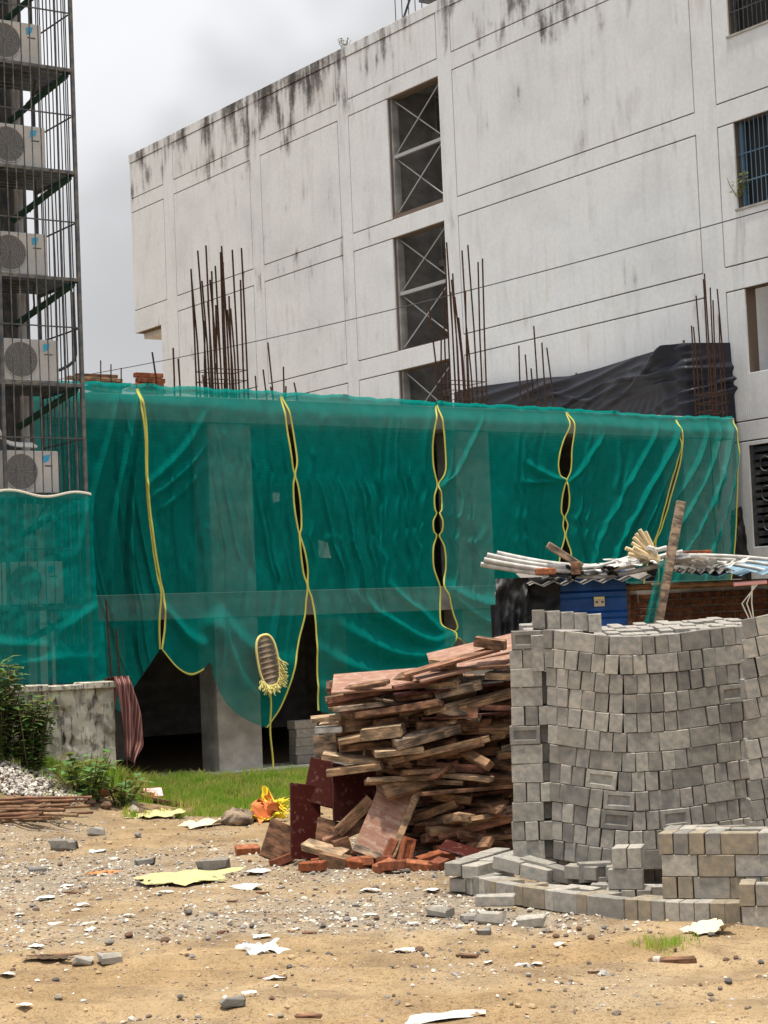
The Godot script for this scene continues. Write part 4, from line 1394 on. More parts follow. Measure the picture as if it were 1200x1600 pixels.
	# torn green net hanging under the eave
	var gn := draped(Vector3(2.78, 2.60, -19.55), Vector3(2.86, 2.62, -19.55), Vector3(2.62, 1.7, -19.5), Vector3(2.50, 1.7, -19.5), Vector3(0, 0, 1), 16, 40, [[0.2, 0, 0.5, 1, 0.03, 0.1], [0.7, 0, 0.7, 1, -0.03, 0.1]], 0.03)
	solo("net_scrap", "torn strip of green net hanging from the shed roof beside the leaning timber", "net", sheet(gn), M.net, Vector3.ZERO)
	var pk := thing("pink_pipe", "short pink pipe with cords hanging below the blue roof sheet", "pipe", Vector3(3.72, 2.335, -19.7))
	part(pk, "pipe", tubem([Vector3(-0.17, 0, 0), Vector3(0.17, 0.012, 0)], 0.022, 8), M.pink)
	for k in 3:
		part(pk, "cord", tubem([Vector3(0.02 + 0.03 * k, 0.0, 0.0), Vector3(0.0 - 0.05 * k, -0.2, 0.02), Vector3(0.02 + 0.02 * k, -0.42 - 0.08 * k, 0.0)], 0.008, 5), M.hem_white)
	# black bundle against the white wall
	var bb := draped(site(13.35, 3.98, -0.6), site(13.62, 4.06, -0.55), site(13.75, 2.2, -0.5), site(13.15, 2.2, -0.5), gridb() * Vector3(0, 0, 1), 24, 30, [[0.2, 0, 0.3, 1, 0.08, 0.1], [0.6, 0, 0.5, 1, 0.08, 0.1], [0.85, 0, 0.9, 1, -0.05, 0.08]], 0.06)
	solo("black_sheet", "black plastic sheet hanging in the gap beside the ground window", "plastic sheet", sheet(bb), M.tarp2, Vector3.ZERO)

# a torn flat scrap, four uneven corners, one of them curling
func paper(w: float, d: float, sd: int) -> ArrayMesh:
	var r := RandomNumberGenerator.new()
	r.seed = sd
	var c := []
	for q in [[-1, -1], [1, -1], [1, 1], [-1, 1]]:
		c.append(Vector3(q[0] * w * r.randf_range(0.30, 0.58), 0.0, q[1] * d * r.randf_range(0.28, 0.58)))
	var curl := r.randf_range(0.1, 0.5)
	var bend := r.randf_range(-0.06, 0.12)
	var rows := []
	for j in 6:
		var row := PackedVector3Array()
		for i in 6:
			var s := i / 5.0
			var t := j / 5.0
			var p: Vector3 = c[0].lerp(c[1], s).lerp(c[3].lerp(c[2], s), t)
			p.y = 0.004 + d * curl * maxf(0.0, s + t - 1.25) * 0.6 + w * bend * sin(s * PI) * 0.7 + 0.02 * d * sin(i * 2.3 + j * 1.7)
			row.append(p)
		rows.append(row)
	return sheet(rows)

# a crumpled scrap about w by d metres
func crumple(w: float, d: float, sd: int, lift := 0.35) -> ArrayMesh:
	var n := FastNoiseLite.new()
	n.seed = sd
	n.frequency = 2.6
	n.fractal_octaves = 1
	var rows := []
	for j in 9:
		var row := PackedVector3Array()
		for i in 11:
			var s := i / 10.0 - 0.5
			var t := j / 8.0 - 0.5
			var e := 1.0 + 0.62 * n.get_noise_2d(s * 0.8 + 9.0, t * 0.8)
			var fold := absf(n.get_noise_2d(s * 0.5 + 3.0, t * 0.5)) * 0.8 + 0.18 * absf(n.get_noise_2d(s * 0.9, t * 0.9 + 5.0))
			row.append(Vector3(s * w * e + 0.25 * d * t * n.get_noise_2d(4.0, 1.0), 0.010 + d * lift * fold, t * d * e + 0.3 * w * s * n.get_noise_2d(1.0, 5.0)))
		rows.append(row)
	return sheet(rows)

# ------------------------------------------------------------------ concrete blocks
const BW := 0.100
const BH := 0.145
const BL := 0.240

func rough_box(size: Vector3, ch: float, sd: int, jit: float) -> ArrayMesh:
	var r := RandomNumberGenerator.new()
	r.seed = sd
	var b := Bag.new()
	b.box(Vector3.ZERO, size, Basis.IDENTITY, ch)
	return jittered(b, jit, r)

func jittered(b: Bag, jit: float, r: RandomNumberGenerator) -> ArrayMesh:
	var mv := {}
	for i in b.v.size():
		var p := b.v[i]
		var key := Vector3i((p * 2000.0).round())
		if not mv.has(key): mv[key] = Vector3(r.randf_range(-jit, jit), r.randf_range(-jit, jit), r.randf_range(-jit, jit))
		b.v[i] = p + mv[key]
	return b.mesh()

# a block whose -z .. long face (towards +x) holds a shallow frog
func frog_box(size: Vector3, deep: float, rim: float, sd: int, jit: float) -> ArrayMesh:
	var r := RandomNumberGenerator.new()
	r.seed = sd
	var h := size * 0.5
	var b := Bag.new()
	var c := 0.005
	# five plain faces as a chamfered box pushed back, then the frame and the recess on +x
	b.box(Vector3(-deep * 0.5, 0, 0), size - Vector3(deep, 0, 0), Basis.IDENTITY, 0.0)
	var x := h.x
	var o := [Vector3(x, -h.y + c, -h.z + c), Vector3(x, -h.y + c, h.z - c), Vector3(x, h.y - c, h.z - c), Vector3(x, h.y - c, -h.z + c)]
	var bk := [Vector3(x - deep, -h.y, -h.z), Vector3(x - deep, -h.y, h.z), Vector3(x - deep, h.y, h.z), Vector3(x - deep, h.y, -h.z)]
	var i1 := []
	var i2 := []
	for k in 4:
		i1.append(Vector3(x, signf(o[k].y) * (h.y - rim), signf(o[k].z) * (h.z - rim)))
		i2.append(Vector3(x - deep + 0.002, signf(o[k].y) * (h.y - rim - 0.010), signf(o[k].z) * (h.z - rim - 0.012)))
	var sides := [Vector3(0, -1, 0), Vector3(0, 0, 1), Vector3(0, 1, 0), Vector3(0, 0, -1)]
	for k in 4:
		var q := (k + 1) % 4
		b.quad(o[k], o[q], i1[q], i1[k], Vector3.RIGHT)
		b.quad(o[k], o[q], bk[q], bk[k], (sides[k] + Vector3.RIGHT * 0.1).normalized())
		b.quad(i1[k], i1[q], i2[q], i2[k], (Vector3.RIGHT - sides[k]).normalized())
	b.quad(i2[0], i2[1], i2[2], i2[3], Vector3.RIGHT)
	return jittered(b, jit, r)

var block_meshes := []
var frog_meshes := []
var block_label := ""
var block_group := ""

func put_block(at: Vector3, bs: Basis, frog := false, warm := false) -> void:
	var k := rng.randi() % 6
	var m: Material = M.block[k]
	if warm and rng.randf() < 0.5: m = M.block_warm
	if frog:
		solo("concrete_block", block_label.replace("grey concrete block", "grey concrete block showing its recess"), "block", frog_meshes[rng.randi() % 2], m, at, bs, block_group + ", recessed face outwards")
	else:
		solo("concrete_block", block_label, "block", block_meshes[rng.randi() % 5], m, at, bs, block_group)

# lays one course along a plan path [[x, z] ...]; faces look to the path's right-hand side seen from above going along +x (towards the camera)
func course(path: Array, y: float, sag: Callable, frogs: float, long_ones: float, warm := false, back := 0.0) -> void:
	var curve := Curve2D.new()
	for p in path: curve.add_point(Vector2(p[0], p[1]))
	var total := curve.get_baked_length()
	var nth := 0
	var said := block_label
	var d := rr(0.0, 0.02)
	while d < total - 0.05:
		var roll := rng.randf()
		var wide := BW
		var kind := 0
		if roll < frogs: kind = 2
		elif roll < frogs + long_ones: kind = 1
		if kind > 0: wide = BL
		if d + wide > total + 0.05:
			kind = 0
			wide = BW
		var p := curve.sample_baked(d + wide * 0.5)
		var p0 := curve.sample_baked(d)
		var p1 := curve.sample_baked(minf(d + wide, total))
		var t := (p1 - p0).normalized()
		var out := Vector3(-t.y, 0, t.x)
		if out.z < 0.0: out = -out
		var y0: float = sag.call(p0.x)
		var y1: float = sag.call(p1.x)
		var tilt := atan2(y1 - y0, wide)
		var right := Vector3(t.x, 0, t.y)
		var bs := Basis(right, Vector3.UP, right.cross(Vector3.UP))
		bs = bs * Basis(Vector3.UP, rr(-0.02, 0.02)) * Basis(Vector3(0, 0, 1), tilt + rr(-0.006, 0.006))
		nth += 1
		block_label = said.replace("NTH", ordinal(nth))
		var depth := BL if kind == 0 else BW
		var at := Vector3(p.x, y + (y0 + y1) * 0.5 + BH * 0.5, p.y) - out * (depth * 0.5 + back + rr(-0.008, 0.006))
		if kind == 0: put_block(at, bs, false, warm)
		else: put_block(at, bs * Basis(Vector3.UP, -PI / 2), kind == 2, warm)
		d += wide + rr(0.001, 0.008)
	block_label = said

func ordinal(n: int) -> String:
	var words := ["first", "second", "third", "fourth", "fifth", "sixth", "seventh", "eighth", "ninth", "tenth", "eleventh", "twelfth", "thirteenth", "fourteenth", "fifteenth", "sixteenth", "seventeenth", "eighteenth", "nineteenth", "twentieth"]
	return words[n - 1] if n <= 20 else "%dth" % n

func flat_sag(_x: float) -> float:
	return 0.0

func wall_sag(x: float) -> float:
	return 0.085 * (1.0 - smoothstep(1.05, 1.80, x)) + 0.045 * smoothstep(1.95, 2.75, x)

func block_stack() -> void:
	for k in 5: block_meshes.append(rough_box(Vector3(BW - 0.003, BH - 0.003, BL), 0.0042, 500 + k, 0.0026))
	for k in 2: frog_meshes.append(frog_box(Vector3(BW, BH - 0.003, BL - 0.003), 0.018, 0.032, 520 + k, 0.0018))
	block_label = "grey concrete block laid in the tall hollow-fronted block stack"
	block_group = "blocks in the tall stack"
	var path := [[1.17, -14.70], [1.31, -14.56], [1.50, -14.47], [1.80, -14.43], [2.12, -14.48], [2.50, -14.60], [2.88, -14.74]]
	for k in range(1, 13):
		block_label = "grey concrete block NTH from corner pier, %s course from stack top" % ordinal(13 - k)
		course(path, 0.02 + k * BH - 0.02, wall_sag, 0.045, 0.10)
	block_label = "grey concrete block in the stack's corner pier beside the planks"
	block_group = "blocks in the corner pier beside the planks"
	for k in range(1, 13):
		block_label = "grey concrete block NTH in corner pier beside planks, %s course from top" % ordinal(13 - k)
		var dx := -0.012 * (12 - k) * 0.5 + rr(-0.01, 0.01)
		course([[0.92 + dx, -14.74], [1.20 + dx, -14.70]], 0.075 + k * BH, flat_sag, 0.22, 0.5)
	block_label = "pale grey concrete block in the pier at the open end of the tall stack"
	block_group = "blocks in the end pier"
	for k in range(0, 13):
		block_label = "pale grey concrete block NTH in end pier, %s course from top" % ordinal(13 - k)
		course([[2.53 + rr(-0.01, 0.012), -13.92], [2.94, -13.80]], 0.09 + k * BH, func(x): return (x - 2.55) * 0.16, 0.0, 0.06)
	# a few loose ones on top at the corner
		block_group = "blocks on top of the tall stack"
	for k in 5:
		block_label = "grey concrete block lying loose on the stack top, %s from corner pier" % ordinal(k + 1)
		put_block(Vector3(1.17 + k * 0.103, 0.085 + 13 * BH + BH * 0.5 - 0.012 * k, -14.98 + 0.03 * k), Basis(Vector3.UP, rr(-0.1, 0.1)))
	# the rows behind, seen only along the top
	var b := Bag.new()
	var r := RandomNumberGenerator.new()
	r.seed = 4
	for row in 5:
		for k in 17:
			var x := 1.12 + k * 0.104 + r.randf_range(-0.01, 0.01)
			var lift: float = [0.0, 0.03, 0.05, 0.07, 0.085][row]
			b.box(Vector3(x, 12.5 * BH + wall_sag(x) * 0.6 + lift + r.randf_range(-0.012, 0.012), -14.80 - row * 0.255), Vector3(BW - 0.003, BH - 0.004, BL - 0.01), Basis(Vector3.UP, r.randf_range(-0.06, 0.06)) * Basis(Vector3.RIGHT, 0.06), 0.005)
			b.box(Vector3(x, 11.5 * BH + wall_sag(x) * 0.6 + lift, -14.80 - row * 0.255), Vector3(BW - 0.003, BH - 0.004, BL - 0.01), Basis.IDENTITY, 0.0)
	for k in range(0, 11):
		for q in 18:
			var x := 1.06 + q * 0.103
			b.box(Vector3(x, (k + 0.5) * BH + wall_sag(x) + r.randf_range(-0.005, 0.005), -14.82 - 0.10 * absf(x - 1.8) - r.randf_range(0.0, 0.02)), Vector3(BW - 0.003, BH - 0.004, BL), Basis.IDENTITY, 0.004)
	for k in 12:
		b.box(Vector3(2.62 + (k % 3) * 0.105, (k + 0.5) * BH + 0.09, -14.10 - 0.02 * (k % 2)), Vector3(BW - 0.003, BH - 0.004, BL), Basis.IDENTITY, 0.005)
	var o := MeshInstance3D.new()
	o.name = "concrete_blocks"
	o.mesh = b.mesh()
	o.material_override = M.block[3]
	add_child(o)
	tag(o, "packed grey concrete blocks filling the tall stack behind its face", "blocks", "", "stuff")
	# kerb course round the foot
	block_label = "grey concrete block NTH from the planks in the low curved row"
	block_group = "blocks in the low curved row"
	var kerb := [[0.46, -14.72], [0.72, -14.08], [1.08, -13.52], [1.40, -13.08], [1.72, -12.80], [2.08, -12.62], [2.55, -12.50]]
	course(kerb, 0.0, flat_sag, 0.0, 0.22, true)
	block_label = "grey concrete block in the small square stack on the low row"
	block_group = "blocks in the small square stack"
	var sq := [[1.73, -12.92], [2.10, -12.78], [2.46, -12.66]]
	for k in range(1, 4):
		block_label = "grey concrete block NTH along front of small square stack, %s course up" % ordinal(k)
		course(sq, k * BH, flat_sag, 0.0, 0.30, true)
		block_label = "grey concrete block NTH along back of small square stack, %s course up" % ordinal(k)
		course([[1.79, -13.16], [2.5, -12.92]], k * BH, flat_sag, 0.0, 0.3, false)
	block_label = "grey concrete block NTH in the lower course standing before the square stack"
	course([[2.16, -12.42], [2.56, -12.32]], 0.0, flat_sag, 0.0, 0.1, true)
	block_label = "grey concrete block NTH in the upper course standing before the square stack"
	course([[2.16, -12.42], [2.56, -12.32]], BH, flat_sag, 0.0, 0.1, true)
	block_label = "grey concrete block in the short pile between the low row and the stack"
	block_group = "blocks in the short pile"
	for k in 3:
		block_label = "grey concrete block NTH in short pile behind low row, %s course up" % ordinal(k + 1)
		course([[1.40 + 0.03 * k, -13.42], [1.72, -13.36]], k * BH, flat_sag, 0.0, 0.2)
	block_label = "grey concrete block set low against the tall stack behind the square one"
	for p in [[2.22, 0.42, -14.12, 0.1, true], [2.40, 0.42, -14.02, 0.05, false], [2.30, 0.27, -14.12, 0.0, false]]:
		put_block(Vector3(p[0], p[1], p[2]), Basis(Vector3.UP, -PI / 2 + p[3]), p[4])
	# fallen ones heaped between row and stack: x, y, z, turn, tip
		block_group = "fallen blocks at the foot of the stack"
	for f in [[0.47, 0.19, -14.7, 2.53, -0.03], [0.6, 0.175, -14.62, 2.5, -0.03], [0.5, 0.065, -14.74, 2.55, 0.0], [0.61, 0.202, -14.9, 2.53, -0.03], [0.74, 0.187, -14.82, 2.5, -0.03], [0.64, 0.065, -14.94, 2.55, 0.0], [0.75, 0.214, -15.1, 2.53, -0.03], [0.88, 0.199, -15.02, 2.5, -0.03], [0.78, 0.065, -15.14, 2.55, 0.0], [0.84, 0.225, -14.46, 0.92, 0.16], [1.03, 0.21, -14.4, 0.95, 0.18], [1.03, 0.175, -14.31, 0.92, 0.16], [1.21, 0.16, -14.26, 0.95, 0.18], [0.74, 0.07, -14.42, 0.9, 0], [0.94, 0.06, -14.22, 0.92, 0], [0.9, 0.06, -14.02, 1.2, 0], [1.1, 0.07, -13.98, 0.9, 0], [1.1, 0.07, -13.76, 1.1, 0], [1.3, 0.07, -13.86, 1.0, 0.05], [1.34, 0.19, -14.12, 1.15, 0.04], [1.34, 0.06, -13.62, 1.2, 0], [1.5, 0.07, -13.98, 1.3, 0.03], [1.62, 0.19, -14.02, 1.35, 0], [1.75, 0.07, -13.8, 1.45, 0.03], [1.92, 0.07, -13.75, 1.4, 0], [1.95, 0.09, -13.45, 1.3, 0]]:
		block_label = "fallen grey concrete block lying " + ("at the end of the low row beside the planks" if f[0] < 0.8 else ("tumbled against the corner pier" if f[0] < 1.25 else ("tumbled before the hollow face of the stack" if f[0] < 1.7 else "behind the small square stack")))
		put_block(Vector3(f[0], f[1], f[2]), Basis(Vector3.UP, f[3]) * Basis(Vector3.RIGHT, f[4]) * Basis(Vector3(0, 0, 1), PI / 2), false)
	block_label = "fallen grey concrete block lying tumbled before the hollow face of the stack"
	for f in [[1.42, 0.19, -14.10, -1.5], [1.63, 0.07, -13.62, -1.35]]:
		put_block(Vector3(f[0], f[1], f[2]), Basis(Vector3.UP, f[3]), true)

# ------------------------------------------------------------------ planks
func put_plank(l: float, th: float, wd: float, k: int, at: Vector3, bs: Basis) -> void:
	var tones := ["brown", "dark brown", "pale brown", "deep brown", "reddish brown", "grey brown", "light tan", "rust brown"]
	var how: String = ("short " if l < 0.32 else ("long " if l > 0.75 else "")) + ("thin " if th < 0.042 else "thick ")
	var where := "in the lower part of" if at.y < 0.55 else ("in the middle of" if at.y < 1.05 else "near the top of")
	solo("plank", how + "rough " + tones[k] + " plank " + where + " the big plank pile", "plank", rough_box(Vector3(l, th, wd), 0.004, rng.randi() % 9999, 0.006), M.plank[k], at, bs, how + tones[k] + " planks " + where + " the big pile")

func plank_pile() -> void:
	for layer in 27:
		var h := 0.05 + layer * 0.057
		var xl := 0.30
		if h > 1.2: xl = -0.42
		elif h > 0.95: xl = lerpf(0.0, -0.30, (h - 0.95) / 0.25)
		elif h > 0.35: xl = lerpf(0.28, 0.02, (h - 0.35) / 0.6)
		# the heap has slumped in lenses, each lying at its own slope
		var slope: float = [-0.03, 0.10, 0.02, -0.07, 0.13, 0.05, 0.09][mini(layer / 4, 6)]
		for row in 4:
			var x := xl + rr(-0.18, 0.14) - (0.30 if row > 1 and h < 1.2 else 0.0)
			while x < 0.98:
				var l := rr(0.34, 0.98)
				if rng.randf() < 0.3: l = rr(0.16, 0.3)
				var th: float = [0.03, 0.05, 0.06, 0.04, 0.085, 0.055, 0.095][rng.randi() % 7]
				var wd := rr(0.08, 0.20)
				if x + l > 1.30: l = 1.30 - x
				if l < 0.14: break
				var k := rng.randi() % 8
				if k == 6 and rng.randf() < 0.4: k = 1
				var z := -16.66 - row * 0.25 + rr(-0.15, 0.12) + 0.10 * (h - 0.8)
				if row == 0 and rng.randf() < 0.2: z += rr(0.05, 0.16)
				var bs := Basis(Vector3.UP, rr(-0.6, 0.42)) * Basis(Vector3(0, 0, 1), slope + rng.randfn(0.0, 0.075)) * Basis(Vector3.RIGHT, rr(-0.25, 0.55))
				put_plank(l, th, wd, k, Vector3(x + l * 0.5, h + rr(-0.015, 0.025), z), bs)
				x += l * rr(0.9, 1.25) + 0.02
	# strays poking out of the face at odd angles
	for q in 26:
		var h := rr(0.12, 1.42)
		var xl := 0.30 if h < 0.6 else (0.0 if h < 1.1 else -0.35)
		var bs := Basis(Vector3.UP, rr(-1.1, 0.9)) * Basis(Vector3(0, 0, 1), rr(-0.38, 0.42)) * Basis(Vector3.RIGHT, rr(-0.6, 0.9))
		put_plank(rr(0.3, 0.7), [0.026, 0.045, 0.07][q % 3], rr(0.07, 0.16), rng.randi() % 8, Vector3(rr(xl, 0.95), h, -16.58 + rr(-0.08, 0.08)), bs)
	# larger sheets and boards: name, label, size, centre, turn (x, y, z), material
	var big := [
		["plywood_sheet", "broad worn pink plywood sheet on top of the pile, over the dark gap", Vector3(1.06, 0.022, 0.42), Vector3(0.02, 1.58, -16.70), Vector3(0.38, -0.05, 0.035), "w"],
		["plywood_sheet", "worn pink plywood sheet tilted at the very top of the pile", Vector3(0.94, 0.022, 0.42), Vector3(0.80, 1.80, -16.82), Vector3(0.34, 0.0, 0.19), "w"],
		["plywood_sheet", "worn plywood sheet under the topmost sheet beside the batten", Vector3(0.95, 0.022, 0.34), Vector3(0.66, 1.68, -16.55), Vector3(0.20, 0.25, 0.19), "w"],
		["plywood_sheet", "red plywood sheet lying across the upper pile", Vector3(0.95, 0.02, 0.40), Vector3(0.48, 1.50, -16.62), Vector3(0.10, 0.1, 0.07), "r"],
		["plywood_sheet", "red plywood sheet sticking out of the middle of the pile", Vector3(0.80, 0.02, 0.36), Vector3(0.66, 1.27, -16.60), Vector3(0.08, -0.1, 0.03), "r"],
		["batten", "squared brown batten laid across the topmost plywood", Vector3(0.27, 0.085, 0.10), Vector3(0.86, 1.86, -16.44), Vector3(0.1, -0.35, -0.16), "1"],
		["batten", "short tan batten lying on the broad pink plywood", Vector3(0.22, 0.07, 0.10), Vector3(0.45, 1.70, -16.50), Vector3(0.1, -0.3, -0.15), "2"],
		["plank", "long brown plank lying slantwise over the top plywood sheets", Vector3(0.85, 0.03, 0.12), Vector3(0.52, 1.72, -16.40), Vector3(0.2, 0.12, 0.23), "4"],
		["plank", "dark plank slipped down under the topmost plywood", Vector3(0.70, 0.03, 0.14), Vector3(0.86, 1.66, -16.42), Vector3(0.1, -0.2, 0.02), "3"],
		["plank", "splintered rust brown plank jutting past the broad plywood", Vector3(0.60, 0.035, 0.10), Vector3(0.30, 1.55, -16.46), Vector3(0.1, 0.3, 0.10), "7"],
		["plank", "pale tan plank end at the top of the pile beside the block pier", Vector3(0.34, 0.06, 0.12), Vector3(0.98, 1.58, -16.4), Vector3(0.15, -0.4, -0.06), "6"],
		["leaning_board", "dark red board leaning at the outer end of the pile", Vector3(0.30, 0.66, 0.02), Vector3(-0.80, 0.37, -16.92), Vector3(-0.22, 0.55, -0.16), "r"],
		["leaning_board", "dark red board leaning beside the pale board", Vector3(0.42, 0.50, 0.02), Vector3(-0.36, 0.60, -16.80), Vector3(-0.30, 0.45, -0.16), "r"],
		["leaning_board", "dark brown board leaning behind the outermost red board", Vector3(0.30, 0.36, 0.02), Vector3(-1.03, 0.19, -16.98), Vector3(-0.35, 0.3, -0.45), "3"],
		["leaning_board", "dark red board leaning far back behind the other leaning boards", Vector3(0.34, 0.42, 0.02), Vector3(-0.62, 0.68, -17.10), Vector3(-0.4, 0.2, -0.3), "r"],
		["leaning_board", "brown board leaning low between the red boards", Vector3(0.26, 0.30, 0.02), Vector3(-0.58, 0.26, -16.70), Vector3(-0.5, 0.3, -0.3), "3"],
		["batten", "split batten lying slantwise on the red leaning board", Vector3(0.40, 0.10, 0.07), Vector3(-0.36, 0.44, -16.52), Vector3(0.1, 0.1, 0.72), "0"],
		["batten", "tan batten lying flat at the foot of the leaning boards", Vector3(0.40, 0.06, 0.14), Vector3(-0.62, 0.17, -16.45), Vector3(0.3, -0.5, -0.22), "6"],
		["batten", "brown batten end at the foot of the pale board", Vector3(0.26, 0.11, 0.13), Vector3(-0.53, 0.09, -16.32), Vector3(0.15, -0.45, -0.2), "0"],
		["batten", "pinkish batten propped behind the tan one", Vector3(0.42, 0.07, 0.10), Vector3(-0.44, 0.29, -16.60), Vector3(0.2, 0.1, 0.35), "4"],
		["batten", "small brown batten stub standing among the boards", Vector3(0.14, 0.20, 0.10), Vector3(-0.47, 0.16, -16.50), Vector3(0, 0.3, 0.3), "3"],
		["plank", "thin red plank lying on the ground beside the fallen blocks", Vector3(0.46, 0.02, 0.20), Vector3(0.58, 0.14, -16.1), Vector3(0.25, -0.3, -0.30), "r"],
		["plank", "short pale plank end jutting from the upper outer corner of the pile", Vector3(0.26, 0.04, 0.16), Vector3(-0.58, 1.27, -16.75), Vector3(0.1, 0.1, 0.04), "6"],
		["plank", "white painted plank end under the broad pink plywood", Vector3(0.24, 0.05, 0.16), Vector3(-0.56, 1.17, -16.78), Vector3(0.05, 0.0, 0.02), "s"],
		["plank", "pale weathered plank end low at the outer edge of the pile", Vector3(0.20, 0.20, 0.05), Vector3(-0.60, 1.02, -16.9), Vector3(0.0, 0.0, 0.05), "5"],
		["plank", "pale plank jutting from the middle of the pile", Vector3(0.42, 0.05, 0.16), Vector3(0.04, 0.98, -16.42), Vector3(0.1, 0.1, 0.05), "6"],
		["plank", "bent tan plank curling out at the outer edge of the pile", Vector3(0.52, 0.05, 0.14), Vector3(-0.36, 0.92, -16.55), Vector3(0.15, -0.1, -0.16), "6"],
		["plank", "split tan plank under the curling one", Vector3(0.48, 0.06, 0.13), Vector3(-0.34, 0.84, -16.5), Vector3(0.1, -0.2, 0.1), "2"],
		["plank", "tan plank tilted up at the outer corner of the pile", Vector3(0.55, 0.05, 0.15), Vector3(-0.20, 1.12, -16.5), Vector3(0.1, 0.05, 0.16), "2"],
		["plank", "brown plank jammed below the tilted tan one", Vector3(0.50, 0.06, 0.14), Vector3(-0.22, 1.03, -16.6), Vector3(0.1, 0.1, 0.04), "1"],
		["plank", "brown plank closing the gap under the broad plywood", Vector3(0.60, 0.06, 0.14), Vector3(-0.10, 1.22, -16.75), Vector3(0.05, -0.1, 0.02), "0"]]
	for q in big:
		var m: Material
		match q[5]:
			"w": m = M.ply_worn
			"r": m = M.ply_red
			"s": m = M.white_sheet
			_: m = M.plank[int(q[5])]
		var e: Vector3 = q[4]
		solo(q[0], q[1], "board" if q[0] != "batten" else "batten", rough_box(q[2], 0.004, hash(q[1]) % 9999, 0.004), m, q[3], Basis(Vector3.UP, e.y) * Basis(Vector3(0, 0, 1), e.z) * Basis(Vector3.RIGHT, e.x))
	# the pale board with its side batten
	var pb := thing("leaning_board", "pale scuffed plywood board with a batten nailed along its side, leaning on the pile", "board", Vector3(-0.10, 0.40, -16.45), Basis(Vector3.UP, -0.10) * Basis(Vector3(0, 0, 1), -0.40) * Basis(Vector3.RIGHT, -0.50))
	part(pb, "face", rough_box(Vector3(0.32, 0.74, 0.02), 0.004, 3, 0.003), M.ply_worn)
	part(pb, "side_batten", rough_box(Vector3(0.06, 0.76, 0.09), 0.005, 4, 0.004), M.plank[2], Vector3(0.17, 0.0, 0.02))
	part(pb, "end_batten", rough_box(Vector3(0.30, 0.07, 0.05), 0.005, 5, 0.004), M.plank[5], Vector3(-0.01, -0.34, 0.03))
	part(pb, "side_batten", rough_box(Vector3(0.05, 0.72, 0.10), 0.005, 6, 0.004), M.plank[1], Vector3(-0.14, -0.02, -0.06))
	# plank that rests behind the pile's fallen end
	var rbm := []
	for k in 3: rbm.append(rough_box(Vector3(0.225, 0.075, 0.108), 0.008, 700 + k, 0.006))
	var rf := frog_box(Vector3(0.075, 0.108, 0.225), 0.014, 0.022, 710, 0.003)
	var red := [[-1.06,-17.28],[-0.88,-17.46],[-1.02,-16.93],[-0.62,-16.36],[-0.27,-16.2],[-0.14,-16.25],[-0.35,-16.19],[-0.11,-16.04],[-0.05,-15.95],[0.26,-16.28],[0.17,-15.95],[0.37,-16.37],[0.43,-16.49],[-1.38,-17.75],[0.33,-16.0],[-0.72,-16.2]]
	for k in red.size():
		var x: float = red[k][0]
		var z: float = red[k][1]
		solo("red_brick", "loose red brick lying on the ground in front of the plank pile", "brick", rbm[k % 3], M.red_brick[k % 3], Vector3(x, gh(x, z) + 0.045 + (0.02 if k % 4 == 0 else 0.0), z), Basis(Vector3.UP, rr(-1.5, 1.5)) * Basis(Vector3.RIGHT, rr(-0.25, 0.3)) * Basis(Vector3(0, 0, 1), rr(-0.15, 0.25)), "loose red bricks by the planks")
	solo("red_brick", "red brick tipped up with its recessed face showing, beside the pale board", "brick", rf, M.red_brick[0], Vector3(0.07, 0.16, -16.2), Basis(Vector3(0, 0, 1), 0.35) * Basis(Vector3.UP, -1.15) * Basis(Vector3(1, 0, 0), 0.9))
	solo("red_brick", "red brick standing on end behind the tipped brick", "brick", rbm[1], M.red_brick[2], Vector3(-0.08, 0.15, -16.3), Basis(Vector3(0, 0, 1), 1.1) * Basis(Vector3.UP, 0.4))

